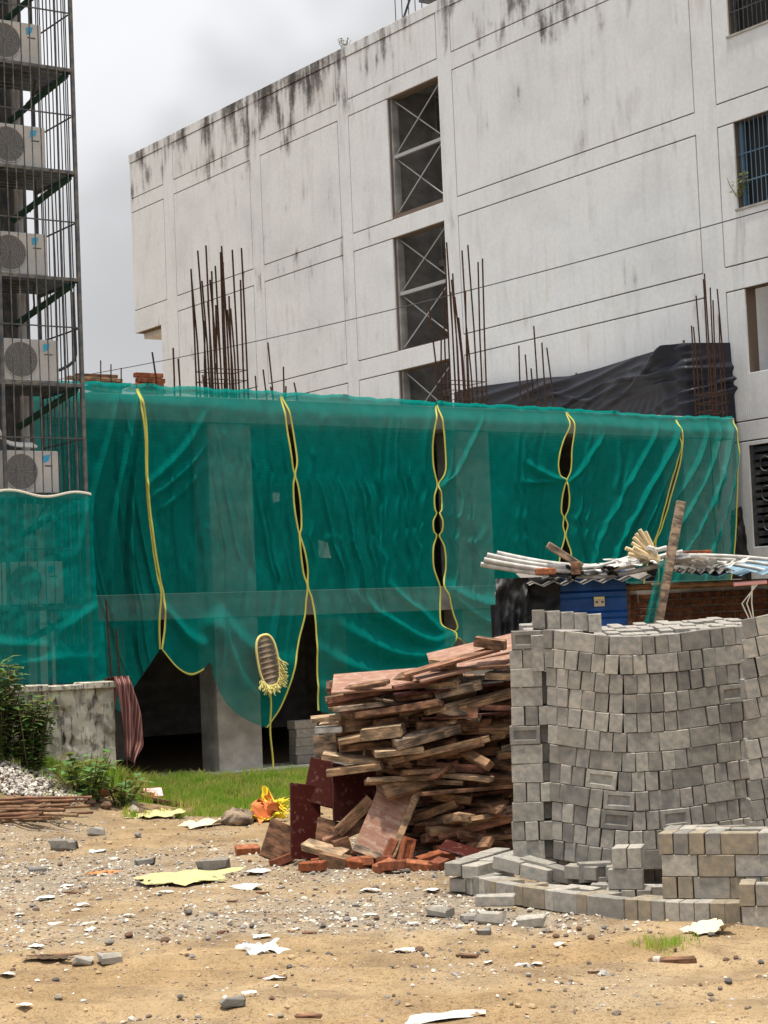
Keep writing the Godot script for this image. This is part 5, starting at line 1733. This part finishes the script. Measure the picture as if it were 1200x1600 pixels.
# ------------------------------------------------------------------ small things on the ground
func ground_things() -> void:
	# gravel and chips
	var shapes := []
	for k in 3: shapes.append(stone_mesh(800 + k))
	var greys := [Color(0.33, 0.31, 0.29), Color(0.20, 0.185, 0.17), Color(0.46, 0.42, 0.36), Color(0.58, 0.55, 0.50), Color(0.28, 0.20, 0.14), Color(0.38, 0.28, 0.17), Color(0.15, 0.12, 0.10)]
	var xf := [[], [], []]
	var cl := [[], [], []]
	var tries := 0
	var made := 0
	while made < 24000 and tries < 140000:
		tries += 1
		var z := -8.9 - 13.5 * pow(rng.randf(), 0.85)
		var half := -z * 0.215
		var x := rr(-half, half)
		var g := gravelly(x, z)
		if rng.randf() > 0.10 + 0.95 * g: continue
		made += 1
		var s := 0.007 + 0.026 * pow(rng.randf(), 3.4)
		if rng.randf() < 0.01: s = rr(0.035, 0.055)
		var m := rng.randi() % 3
		xf[m].append(Transform3D(Basis.from_euler(Vector3(rr(-0.5, 0.5), rr(0, TAU), rr(-0.5, 0.5))).scaled(Vector3.ONE * s * 1.4), Vector3(x, gh(x, z) + s * 0.12, z)))
		var col: Color = greys[rng.randi() % greys.size()]
		if g < 0.25 and rng.randf() < 0.6: col = greys[4 + rng.randi() % 3]
		cl[m].append(col * rr(0.8, 1.15))
	for m in 3:
		var mm := MultiMesh.new()
		mm.transform_format = MultiMesh.TRANSFORM_3D
		mm.use_colors = true
		mm.mesh = shapes[m]
		mm.instance_count = xf[m].size()
		for i in xf[m].size():
			mm.set_instance_transform(i, xf[m][i])
			mm.set_instance_color(i, cl[m][i])
		var o := MultiMeshInstance3D.new()
		o.name = numbered("gravel")
		o.multimesh = mm
		o.material_override = M.tint
		add_child(o)
		tag(o, ["mixed grey gravel trodden into the sand", "dark gravel chips trodden into the sand", "pale stone chips trodden into the sand"][m], "gravel", "", "stuff")
	# heap of white chips by the sticks
	var hm := MultiMesh.new()
	hm.transform_format = MultiMesh.TRANSFORM_3D
	hm.use_colors = true
	hm.mesh = shapes[0]
	hm.instance_count = 1500
	for i in 1500:
		var a := rr(0, TAU)
		var r := sqrt(rng.randf())
		var x := -4.35 + cos(a) * r * 0.85
		var z := -22.0 + sin(a) * r * 0.6
		var s := rr(0.02, 0.055)
		hm.set_instance_transform(i, Transform3D(Basis.from_euler(Vector3(rr(-1, 1), rr(0, TAU), rr(-1, 1))).scaled(Vector3.ONE * s * 1.5), Vector3(x, gh(x, z) + 0.07 * (1.0 - r * r) + s * 0.3, z)))
		hm.set_instance_color(i, Color(0.46, 0.42, 0.38) * rr(0.5, 1.2))
	var ho := MultiMeshInstance3D.new()
	ho.name = "pale_gravel"
	ho.multimesh = hm
	ho.material_override = M.tint
	add_child(ho)
	tag(ho, "heap of pale stone chips behind the bundle of sticks", "gravel", "", "stuff")
	# single stones
	var stones := [[-1.35,-12.21,0.049],[-1.96,-11.03,0.074],[-2.07,-11.60,0.062],[-1.58,-12.95,0.095],[-1.22,-10.62,0.057],[-0.72,-10.59,0.049],[-0.66,-10.31,0.048],[-0.68,-11.61,0.062],[-1.29,-12.93,0.052],[-2.41,-12.03,0.056],[-2.66,-19.84,0.119],[-1.03,-13.41,0.063],[-1.19,-13.52,0.063],[-0.53,-13.16,0.053],[-0.31,-13.10,0.061],[1.75,-10.48,0.070],[1.60,-10.51,0.035],[1.92,-11.22,0.052],[1.92,-12.08,0.064],[0.98,-12.35,0.066],[1.19,-12.22,0.073],[1.46,-12.63,0.069],[1.58,-12.39,0.059],[1.91,-11.49,0.054],[0.51,-11.84,0.047],[0.30,-11.51,0.031],[-0.07,-12.35,0.041],[-0.06,-11.46,0.038],[0.18,-11.11,0.030],[0.44,-13.07,0.061],[0.93,-12.66,0.059],[1.16,-12.70,0.059],[1.32,-12.66,0.059],[1.64,-11.70,0.039],[2.04,-11.09,0.059]]
	for k in 26:
		var z := rr(-19.0, -12.0)
		stones.append([rr(-0.19, 0.02) * -z, z, rr(0.04, 0.09)])
	for s in stones:
		solo("stone", "small rough stone lying on the sandy ground", "stone", shapes[rng.randi() % 3], M.stone[rng.randi() % 4], Vector3(s[0], gh(s[0], s[1]) + s[2] * 0.22, s[1]), Basis(Vector3.UP, rr(0, TAU)).scaled(Vector3(0.95, 0.9, 0.95) * s[2]), "small stones on the sand")
	var chunks := [[-0.92,-10.47,0.126],[-3.28,-19.02,0.266],[-1.61,-16.77,0.252],[-3.13,-20.09,0.174],[-2.00,-12.18,0.122],[-1.83,-12.19,0.146],[-3.18,-17.07,0.148],[-2.29,-17.47,0.175],[0.27,-13.46,0.18],[0.46,-13.23,0.11],[0.60,-12.99,0.195],[0.87,-13.03,0.19],[0.53,-12.60,0.092]]
	for k in chunks.size():
		var s: Array = chunks[k]
		var m := rough_box(Vector3(1.0, 0.42, 0.55) * s[2], s[2] * 0.08, 900 + k, s[2] * 0.11)
		solo("concrete_lump", ["broken grey concrete lump standing alone in the near sand", "large broken grey lump lying near the bundle of sticks", "flat broken grey lump lying beside the yellow plastic sheet", "broken grey lump between the sticks and the grass strip", "flat grey lump lying beside the rust orange scrap", "flat grey lump lying beside another near the rust orange scrap", "small broken grey lump among the pale chips", "broken grey lump between the sticks and the yellow sheet", "broken grey lump beside the lone whole block", "small grey lump beside the lone whole block", "thick broken grey lump before the lone whole block", "thick broken grey lump close to the low curved row", "small grey lump at the edge of the open sand before the low curved row"][k], "concrete lump", m, M.block[k % 6], Vector3(s[0], gh(s[0], s[1]) + s[2] * 0.17, s[1]), Basis(Vector3.UP, rr(-0.6, 0.6)) * Basis(Vector3.RIGHT, rr(-0.2, 0.2)) * Basis(Vector3(0, 0, 1), rr(-0.12, 0.12)), "broken concrete lumps")
	solo("concrete_block", "whole grey block lying alone on the gravel before the curved row", "block", rough_box(Vector3(0.28, 0.075, 0.13), 0.006, 55, 0.003), M.block[4], Vector3(0.67, 0.07, -13.72), Basis(Vector3.UP, -0.15))
	# paper and plastic scraps
	var papers := [[-2.80,-15.36,0.179],[-3.30,-18.07,0.090],[-2.91,-18.66,0.187],[-2.62,-17.98,0.108],[-2.41,-14.78,0.123],[-2.40,-14.45,0.087],[-1.97,-14.07,0.094],[-2.20,-13.76,0.110],[-2.41,-12.80,0.119],[-2.40,-11.78,0.110],[-2.08,-10.70,0.107],[-0.74,-11.27,0.113],[-0.85,-10.69,0.078],[-1.20,-16.33,0.245],[-1.19,-15.39,0.257],[-1.86,-15.33,0.153],[-0.23,-14.83,0.173],[-0.22,-13.70,0.114],[-0.72,-13.21,0.070],[0.01,-12.08,0.181],[0.69,-11.39,0.084],[0.80,-11.58,0.070],[0.23,-14.69,0.098],[0.08,-13.14,0.079],[0.51,-11.66,0.054],[0.98,-12.03,0.100],[0.29,-13.89,0.065],[-2.84,-14.48,0.077],[-2.76,-16.08,0.118]]
	for k in 8:
		var z := rr(-18.5, -12.5)
		papers.append([rr(-0.19, 0.01) * -z, z, rr(0.05, 0.13)])
	for k in papers.size():
		var s: Array = papers[k]
		solo("paper_scrap", "small white scrap of paper lying on the ground", "paper", paper(s[2] * 1.05, s[2] * 0.75, 1000 + k), M.paper if k % 4 else M.paper_grey, Vector3(s[0], gh(s[0], s[1]) + 0.010, s[1]), Basis(Vector3.UP, rr(-0.9, 0.9)) * Basis(Vector3.RIGHT, 0.10), "paper scraps on the ground")
	solo("crumpled_paper", "large crumpled white paper lying in the sand", "paper", crumple(0.21, 0.19, 1201, 0.55), M.paper, Vector3(-0.90, gh(-0.9, -12.27), -12.27), Basis(Vector3.UP, 0.3) * Basis(Vector3.RIGHT, 0.15))
	solo("white_board", "flat white sheet lying in the sand", "sheet", paper(0.42, 0.26, 1202), M.paper, Vector3(0.22, gh(0.22, -10.05) + 0.005, -10.05), Basis(Vector3.UP, 0.12) * Basis(Vector3.RIGHT, 0.05))
	solo("yellow_sheet", "pale yellow plastic sheet lying flat on the gravel", "plastic", crumple(0.75, 0.50, 1203, 0.10), M.yellow_dusty, Vector3(-1.77, gh(-1.77, -15.95) + 0.004, -15.95), Basis(Vector3.UP, 0.15) * Basis(Vector3.RIGHT, 0.06))
	solo("yellow_sheet", "small pale yellow plastic sheet beside the grass", "plastic", crumple(0.48, 0.35, 1204, 0.14), M.yellow_dusty, Vector3(-2.72, gh(-2.72, -21.6) + 0.02, -21.6), Basis(Vector3.RIGHT, 0.12))
	solo("orange_scrap", "torn orange scrap lying among the gravel", "plastic", crumple(0.22, 0.14, 1205, 0.3), M.orange, Vector3(-2.56, gh(-2.56, -16.7) + 0.01, -16.7))
	solo("orange_scrap", "rust orange dusty scrap lying in the open sand", "plastic", crumple(0.26, 0.16, 1206, 0.15), M.clod, Vector3(-2.22, gh(-2.22, -12.3), -12.3))
	# bags
	var yb := thing("yellow_bag", "yellow plastic bag with an orange bundle and torn fringe at the grass edge", "bag", Vector3(-1.45, gh(-1.45, -20.9), -20.9))
	part(yb, "bag", crumple(0.52, 0.34, 1210, 0.55), M.yellow, Vector3(-0.02, 0.0, 0.05))
	part(yb, "bag", crumple(0.40, 0.30, 1211, 0.7), M.yellow, Vector3(-0.16, 0.02, -0.05), Basis(Vector3.UP, 0.9))
	part(yb, "bundle", crumple(0.30, 0.24, 1212, 1.3), M.orange, Vector3(0.10, 0.10, 0.03), Basis(Vector3(0, 0, 1), 0.9) * Basis(Vector3.RIGHT, 0.7))
	part(yb, "bundle", crumple(0.24, 0.22, 1216, 1.3), M.orange, Vector3(0.06, 0.14, 0.0), Basis(Vector3(0, 0, 1), 1.9) * Basis(Vector3.RIGHT, 0.3))
	part(yb, "bag", crumple(0.30, 0.30, 1217, 1.2), M.yellow, Vector3(0.16, 0.10, -0.05), Basis(Vector3(0, 0, 1), 1.2))
	var fr := Bag.new()
	for k in 60:
		var p := Vector3(0.16 + rr(-0.04, 0.05), 0.20 + rr(-0.06, 0.05), rr(-0.05, 0.05))
		fr.tube([p, p + Vector3(rr(0.02, 0.12), rr(-0.10, 0.05), rr(-0.05, 0.06))], 0.006, 3)
	part(yb, "fringe", fr.mesh(), M.yellow)
	solo("cloth_bag", "dirty cream sacking lying beside the yellow bag", "sack", crumple(0.48, 0.30, 1213, 0.45), M.cream, Vector3(-1.98, gh(-1.98, -20.75), -20.75), Basis(Vector3.UP, 0.2))
	solo("cloth_bag", "brown dusty sack between the cream sacking and the yellow bag", "sack", lump(0.16, 0.11, 1214), M.plank[5], Vector3(-1.70, gh(-1.7, -20.7) + 0.05, -20.7))
	solo("cream_cloth", "crumpled cream cloth lying against the low curved row of blocks", "cloth", crumple(0.26, 0.20, 1219, 0.40), M.cream, Vector3(1.93, gh(1.93, -12.3), -12.24), Basis(Vector3.UP, 0.4))
	solo("timber_offcut", "dark timber offcut lying on the sand near the curved row", "timber", rough_box(Vector3(0.28, 0.035, 0.07), 0.004, 61, 0.006), M.plank[3], Vector3(1.58, gh(1.58, -11.4) + 0.02, -11.4), Basis(Vector3.UP, 0.1))
	solo("timber_offcut", "small dark stick lying in the sand at the near edge", "timber", rough_box(Vector3(0.14, 0.018, 0.03), 0.003, 62, 0.004), M.plank[3], Vector3(-0.5, gh(-0.5, -10.08) + 0.008, -10.08), Basis(Vector3.UP, -0.2))
	for k in 12:
		var z := rr(-17.5, -10.5)
		var x := rr(-0.18, 0.08) * -z
		solo("wood_chip", "dark splinter of wood lying on the ground", "splinter", rough_box(Vector3(rr(0.06, 0.2), 0.014, rr(0.015, 0.04)), 0.002, 80 + k, 0.003), M.plank[rng.randi() % 5], Vector3(x, gh(x, z) + 0.01, z), Basis(Vector3.UP, rr(-0.6, 0.6)), "splinters on the ground")
	# bundle of sticks
	for k in 26:
		var l := rr(0.7, 1.5)
		var x := -4.05 + rr(-0.35, 0.15)
		var z := -20.75 + rr(-0.28, 0.28)
		var y := gh(x, z) + 0.03 + 0.16 * rng.randf() * (1.0 - absf(z + 20.75) / 0.4)
		var dirv := Vector3(cos(rr(-0.12, 0.12)), rr(-0.03, 0.03), sin(rr(-0.6, 0.6))).normalized() * l * 0.5
		solo("stick", "long brown stick lying in the loose bundle on the ground", "stick", tubem([-dirv, Vector3(0, rr(-0.015, 0.02), 0), dirv], rr(0.012, 0.024), 6), M.plank[[1, 3, 0, 2, 4][k % 5]], Vector3(x, y, z), Basis.IDENTITY, "sticks in the loose bundle")
	# rubble under the low wall
	for k in 16:
		var p := site(-1.9 + rr(-0.7, 0.8), 0, 4.15 + rr(-0.25, 0.45))
		var y := gh(p.x, p.z)
		if k % 2 == 0:
			solo("rubble_plank", "old dark plank lying on the rubble below the low wall", "plank", rough_box(Vector3(rr(0.4, 0.9), 0.035, 0.1), 0.004, 120 + k, 0.006), M.plank[[0, 1, 3, 5][k % 4]], Vector3(p.x, y + 0.05, p.z), Basis(Vector3.UP, rr(-0.5, 0.2)) * Basis(Vector3(0, 0, 1), rr(-0.35, -0.05)), "planks on the rubble")
		else:
			solo("rubble_brick", "broken red brick lying on the rubble below the low wall", "brick", rough_box(Vector3(0.16, 0.08, 0.11), 0.01, 120 + k, 0.01), M.red_brick[2 if k % 3 else 0], Vector3(p.x, y + 0.05, p.z), Basis(Vector3.UP, rr(-1, 1)) * Basis(Vector3.RIGHT, rr(-0.4, 0.4)), "bricks on the rubble")
	for k in 9:
		var x := -3.2 + rr(-0.35, 0.7)
		var z := -21.9 + rr(-0.5, 0.5)
		solo("rubble_stone", "brown stone lying beside the grass strip", "stone", shapes[k % 3], M.stone[2 + k % 2], Vector3(x, gh(x, z) + 0.04, z), Basis(Vector3.UP, rr(0, 6)).scaled(Vector3.ONE * rr(0.13, 0.24)), "stones beside the grass")
	var pp := site(-1.38, 0, 4.3)
	solo("pink_sheet", "flat pink board lying on the rubble below the striped cloth", "board", rough_box(Vector3(0.42, 0.02, 0.30), 0.003, 66, 0.004), M.pink, Vector3(pp.x, gh(pp.x, pp.z) + 0.10, pp.z), Basis(Vector3.UP, 0.2) * Basis(Vector3.RIGHT, 0.25))

func lump(r: float, h: float, sd: int) -> ArrayMesh:
	var n := FastNoiseLite.new()
	n.seed = sd
	n.frequency = 1.4
	var rows := []
	for j in 13:
		var row := PackedVector3Array()
		for i in 21:
			var a := -TAU * i / 20.0
			var b := PI * (j / 12.0 - 0.5)
			var d := Vector3(cos(a) * cos(b), -sin(b), sin(a) * cos(b))
			row.append(d * Vector3(r, h, r) * (1.0 + 0.4 * n.get_noise_3dv(d * 1.5) + 0.22 * absf(n.get_noise_3dv(d * 4.0))))
		rows.append(row)
	return sheet(rows)

# ------------------------------------------------------------------ plants
func leaf(b: Bag, at: Vector3, dirv: Vector3, l: float, w: float, up := Vector3.UP) -> void:
	var d := dirv.normalized()
	var s := d.cross(up).normalized() * w * 0.5
	var nrm := s.cross(d).normalized()
	if nrm.y < 0.0: nrm = -nrm
	var m := at + d * l * 0.45 + nrm * l * 0.07
	var tip := at + d * l - nrm * l * 0.10
	b.tri(at, m + s, m + nrm * -0.01, nrm)
	b.tri(at, m - s, m + nrm * -0.01, nrm)
	b.tri(m + s, tip, m + nrm * -0.01, nrm)
	b.tri(m - s, tip, m + nrm * -0.01, nrm)

func plant(called: String, label: String, at: Vector3, h: float, spread: float, stems: int, per: int, l: float, w: float, mats: Array, group := "") -> void:
	var o := thing(called, label, "plant", at, Basis.IDENTITY, group)
	var st := Bag.new()
	var lv := [Bag.new(), Bag.new()]
	for k in stems:
		var a := rr(0, TAU)
		var r := spread * sqrt(rng.randf())
		var top := Vector3(cos(a) * r, h * rr(0.65, 1.0), sin(a) * r)
		var foot := Vector3(cos(a) * r * 0.25, -0.05, sin(a) * r * 0.25)
		var mid := foot.lerp(top, 0.5) + Vector3(rr(-0.03, 0.03), 0.04, rr(-0.03, 0.03))
		st.tube([foot, mid, top], 0.010, 5, 0.004)
		for q in per:
			var t := rr(0.08, 1.0)
			var p := foot.lerp(mid, t * 2.0) if t < 0.5 else mid.lerp(top, t * 2.0 - 1.0)
			var da := rr(0, TAU)
			leaf(lv[rng.randi() % 2], p, Vector3(cos(da), rr(-0.25, 0.55), sin(da)), l * rr(0.6, 1.15), w * rr(0.7, 1.15))
	part(o, "stem", st.mesh(), M.stem)
	part(o, "foliage", lv[0].mesh(), mats[0])
	part(o, "foliage", lv[1].mesh(), mats[1])

func greenery() -> void:
	var p := site(-2.78, 0, 4.2)
	plant("leafy_bush", "dense green bush growing at the end of the low wall", Vector3(p.x, gh(p.x, p.z) + 0.05, p.z), 0.85, 0.30, 34, 30, 0.16, 0.08, [M.leaf, M.leaf3])
	p = site(-3.1, 0, 4.05)
	plant("leafy_bush", "tall green bush half cut off beyond the low wall", Vector3(p.x, gh(p.x, p.z) + 0.05, p.z), 1.25, 0.34, 34, 30, 0.17, 0.085, [M.leaf, M.leaf3])
	p = site(-2.35, 0, 4.75)
	plant("broadleaf_weed", "pale broad-leaved weed growing on the rubble heap", Vector3(p.x, gh(p.x, p.z), p.z), 0.55, 0.42, 14, 12, 0.17, 0.13, [M.leaf2, M.leaf])
	p = site(-1.95, 0, 4.85)
	plant("broadleaf_weed", "smaller broad-leaved weed at the foot of the rubble heap", Vector3(p.x, gh(p.x, p.z), p.z), 0.35, 0.30, 10, 10, 0.15, 0.11, [M.leaf2, M.leaf])
	# grass
	var blade := Bag.new()
	for q in 7:
		var a := q * 0.9 + 0.3
		var base := Vector3(cos(a * 2.0) * 0.25, 0, sin(a * 2.0) * 0.25)
		var bend := Vector3(cos(a), 0, sin(a)) * (0.25 + 0.07 * q)
		var sd := Vector3(-sin(a), 0, cos(a)) * 0.035
		var p1 := base + bend * 0.3 + Vector3.UP * (0.5 + 0.05 * q)
		var p2 := base + bend + Vector3.UP * (0.85 + 0.04 * q)
		var nn := sd.cross(Vector3.UP).normalized()
		blade.tri(base - sd, base + sd, p1 + sd * 0.7, nn)
		blade.tri(base - sd, p1 + sd * 0.7, p1 - sd * 0.7, nn)
		blade.tri(p1 - sd * 0.7, p1 + sd * 0.7, p2, nn)
	var bm := blade.mesh()
	var gm := mat(Color(1, 1, 1), 0.75)
	gm.vertex_color_use_as_albedo = true
	gm.backlight_enabled = true
	gm.backlight = Color(0.5, 0.55, 0.2)
	var patches := [
		["grass strip growing in front of the dark doorway", 3600],
		["tuft of grass growing at the foot of the low wall", 260],
		["few green weeds growing in the sand near the curved row of blocks", 60],
		["grass edging the rubble heap", 420]]
	for k in patches.size():
		var mm := MultiMesh.new()
		mm.transform_format = MultiMesh.TRANSFORM_3D
		mm.use_colors = true
		mm.mesh = bm
		mm.instance_count = patches[k][1]
		for i in patches[k][1]:
			var x := 0.0
			var z := 0.0
			var h := 0.1
			if k == 0:
				for att in 8:
					var t := rng.randf()
					z = lerpf(-21.4, -27.4, t)
					x = lerpf(lerpf(-3.05, -3.9, t), lerpf(-1.30, -1.0, t), rng.randf())
					if hill.get_noise_2d(x * 3.0, z * 2.0) > -0.22 + 0.35 * smoothstep(-23.0, -21.4, z): break
				h = rr(0.06, 0.17) * (0.6 + 0.6 * smoothstep(-21.3, -24.0, z))
			elif k == 1:
				var q := site(-1.72 + rng.randfn(0.0, 0.17), 0, 4.05 + rng.randfn(0.0, 0.12))
				x = q.x
				z = q.z
				h = rr(0.10, 0.34)
			elif k == 2:
				x = 1.58 + rng.randfn(0.0, 0.10)
				z = -11.85 + rng.randfn(0.0, 0.10)
				h = rr(0.03, 0.07)
			else:
				x = -4.1 + rng.randfn(0.0, 0.45)
				z = -22.6 + rng.randfn(0.0, 0.35)
				h = rr(0.05, 0.16)
			mm.set_instance_transform(i, Transform3D(Basis(Vector3.UP, rr(0, TAU)).scaled(Vector3(h * 1.2, h, h * 1.2)), Vector3(x, gh(x, z), z)))
			mm.set_instance_color(i, Color(0.30, 0.50, 0.05).lerp(Color(0.60, 0.56, 0.16), clampf(0.35 + hill.get_noise_2d(x * 5.0, z * 4.0) * 1.4 + rr(-0.3, 0.3), 0.0, 1.0)) * rr(0.75, 1.2))
		var o := MultiMeshInstance3D.new()
		o.name = numbered("grass")
		o.multimesh = mm
		o.material_override = gm
		add_child(o)
		tag(o, patches[k][0], "grass", "", "stuff")
	var rp := site(FACE + 0.1, 16.42, -13.8)
	plant("roof_weed", "small dry weed growing on the white parapet", rp, 0.32, 0.22, 9, 6, 0.09, 0.04, [M.leaf3, M.stem])
	var wp := site(FACE - 0.03, 9.95, -0.55)
	plant("window_plant", "small green plant at the blue barred window", wp, 0.45, 0.25, 7, 8, 0.12, 0.05, [M.leaf, M.leaf3])
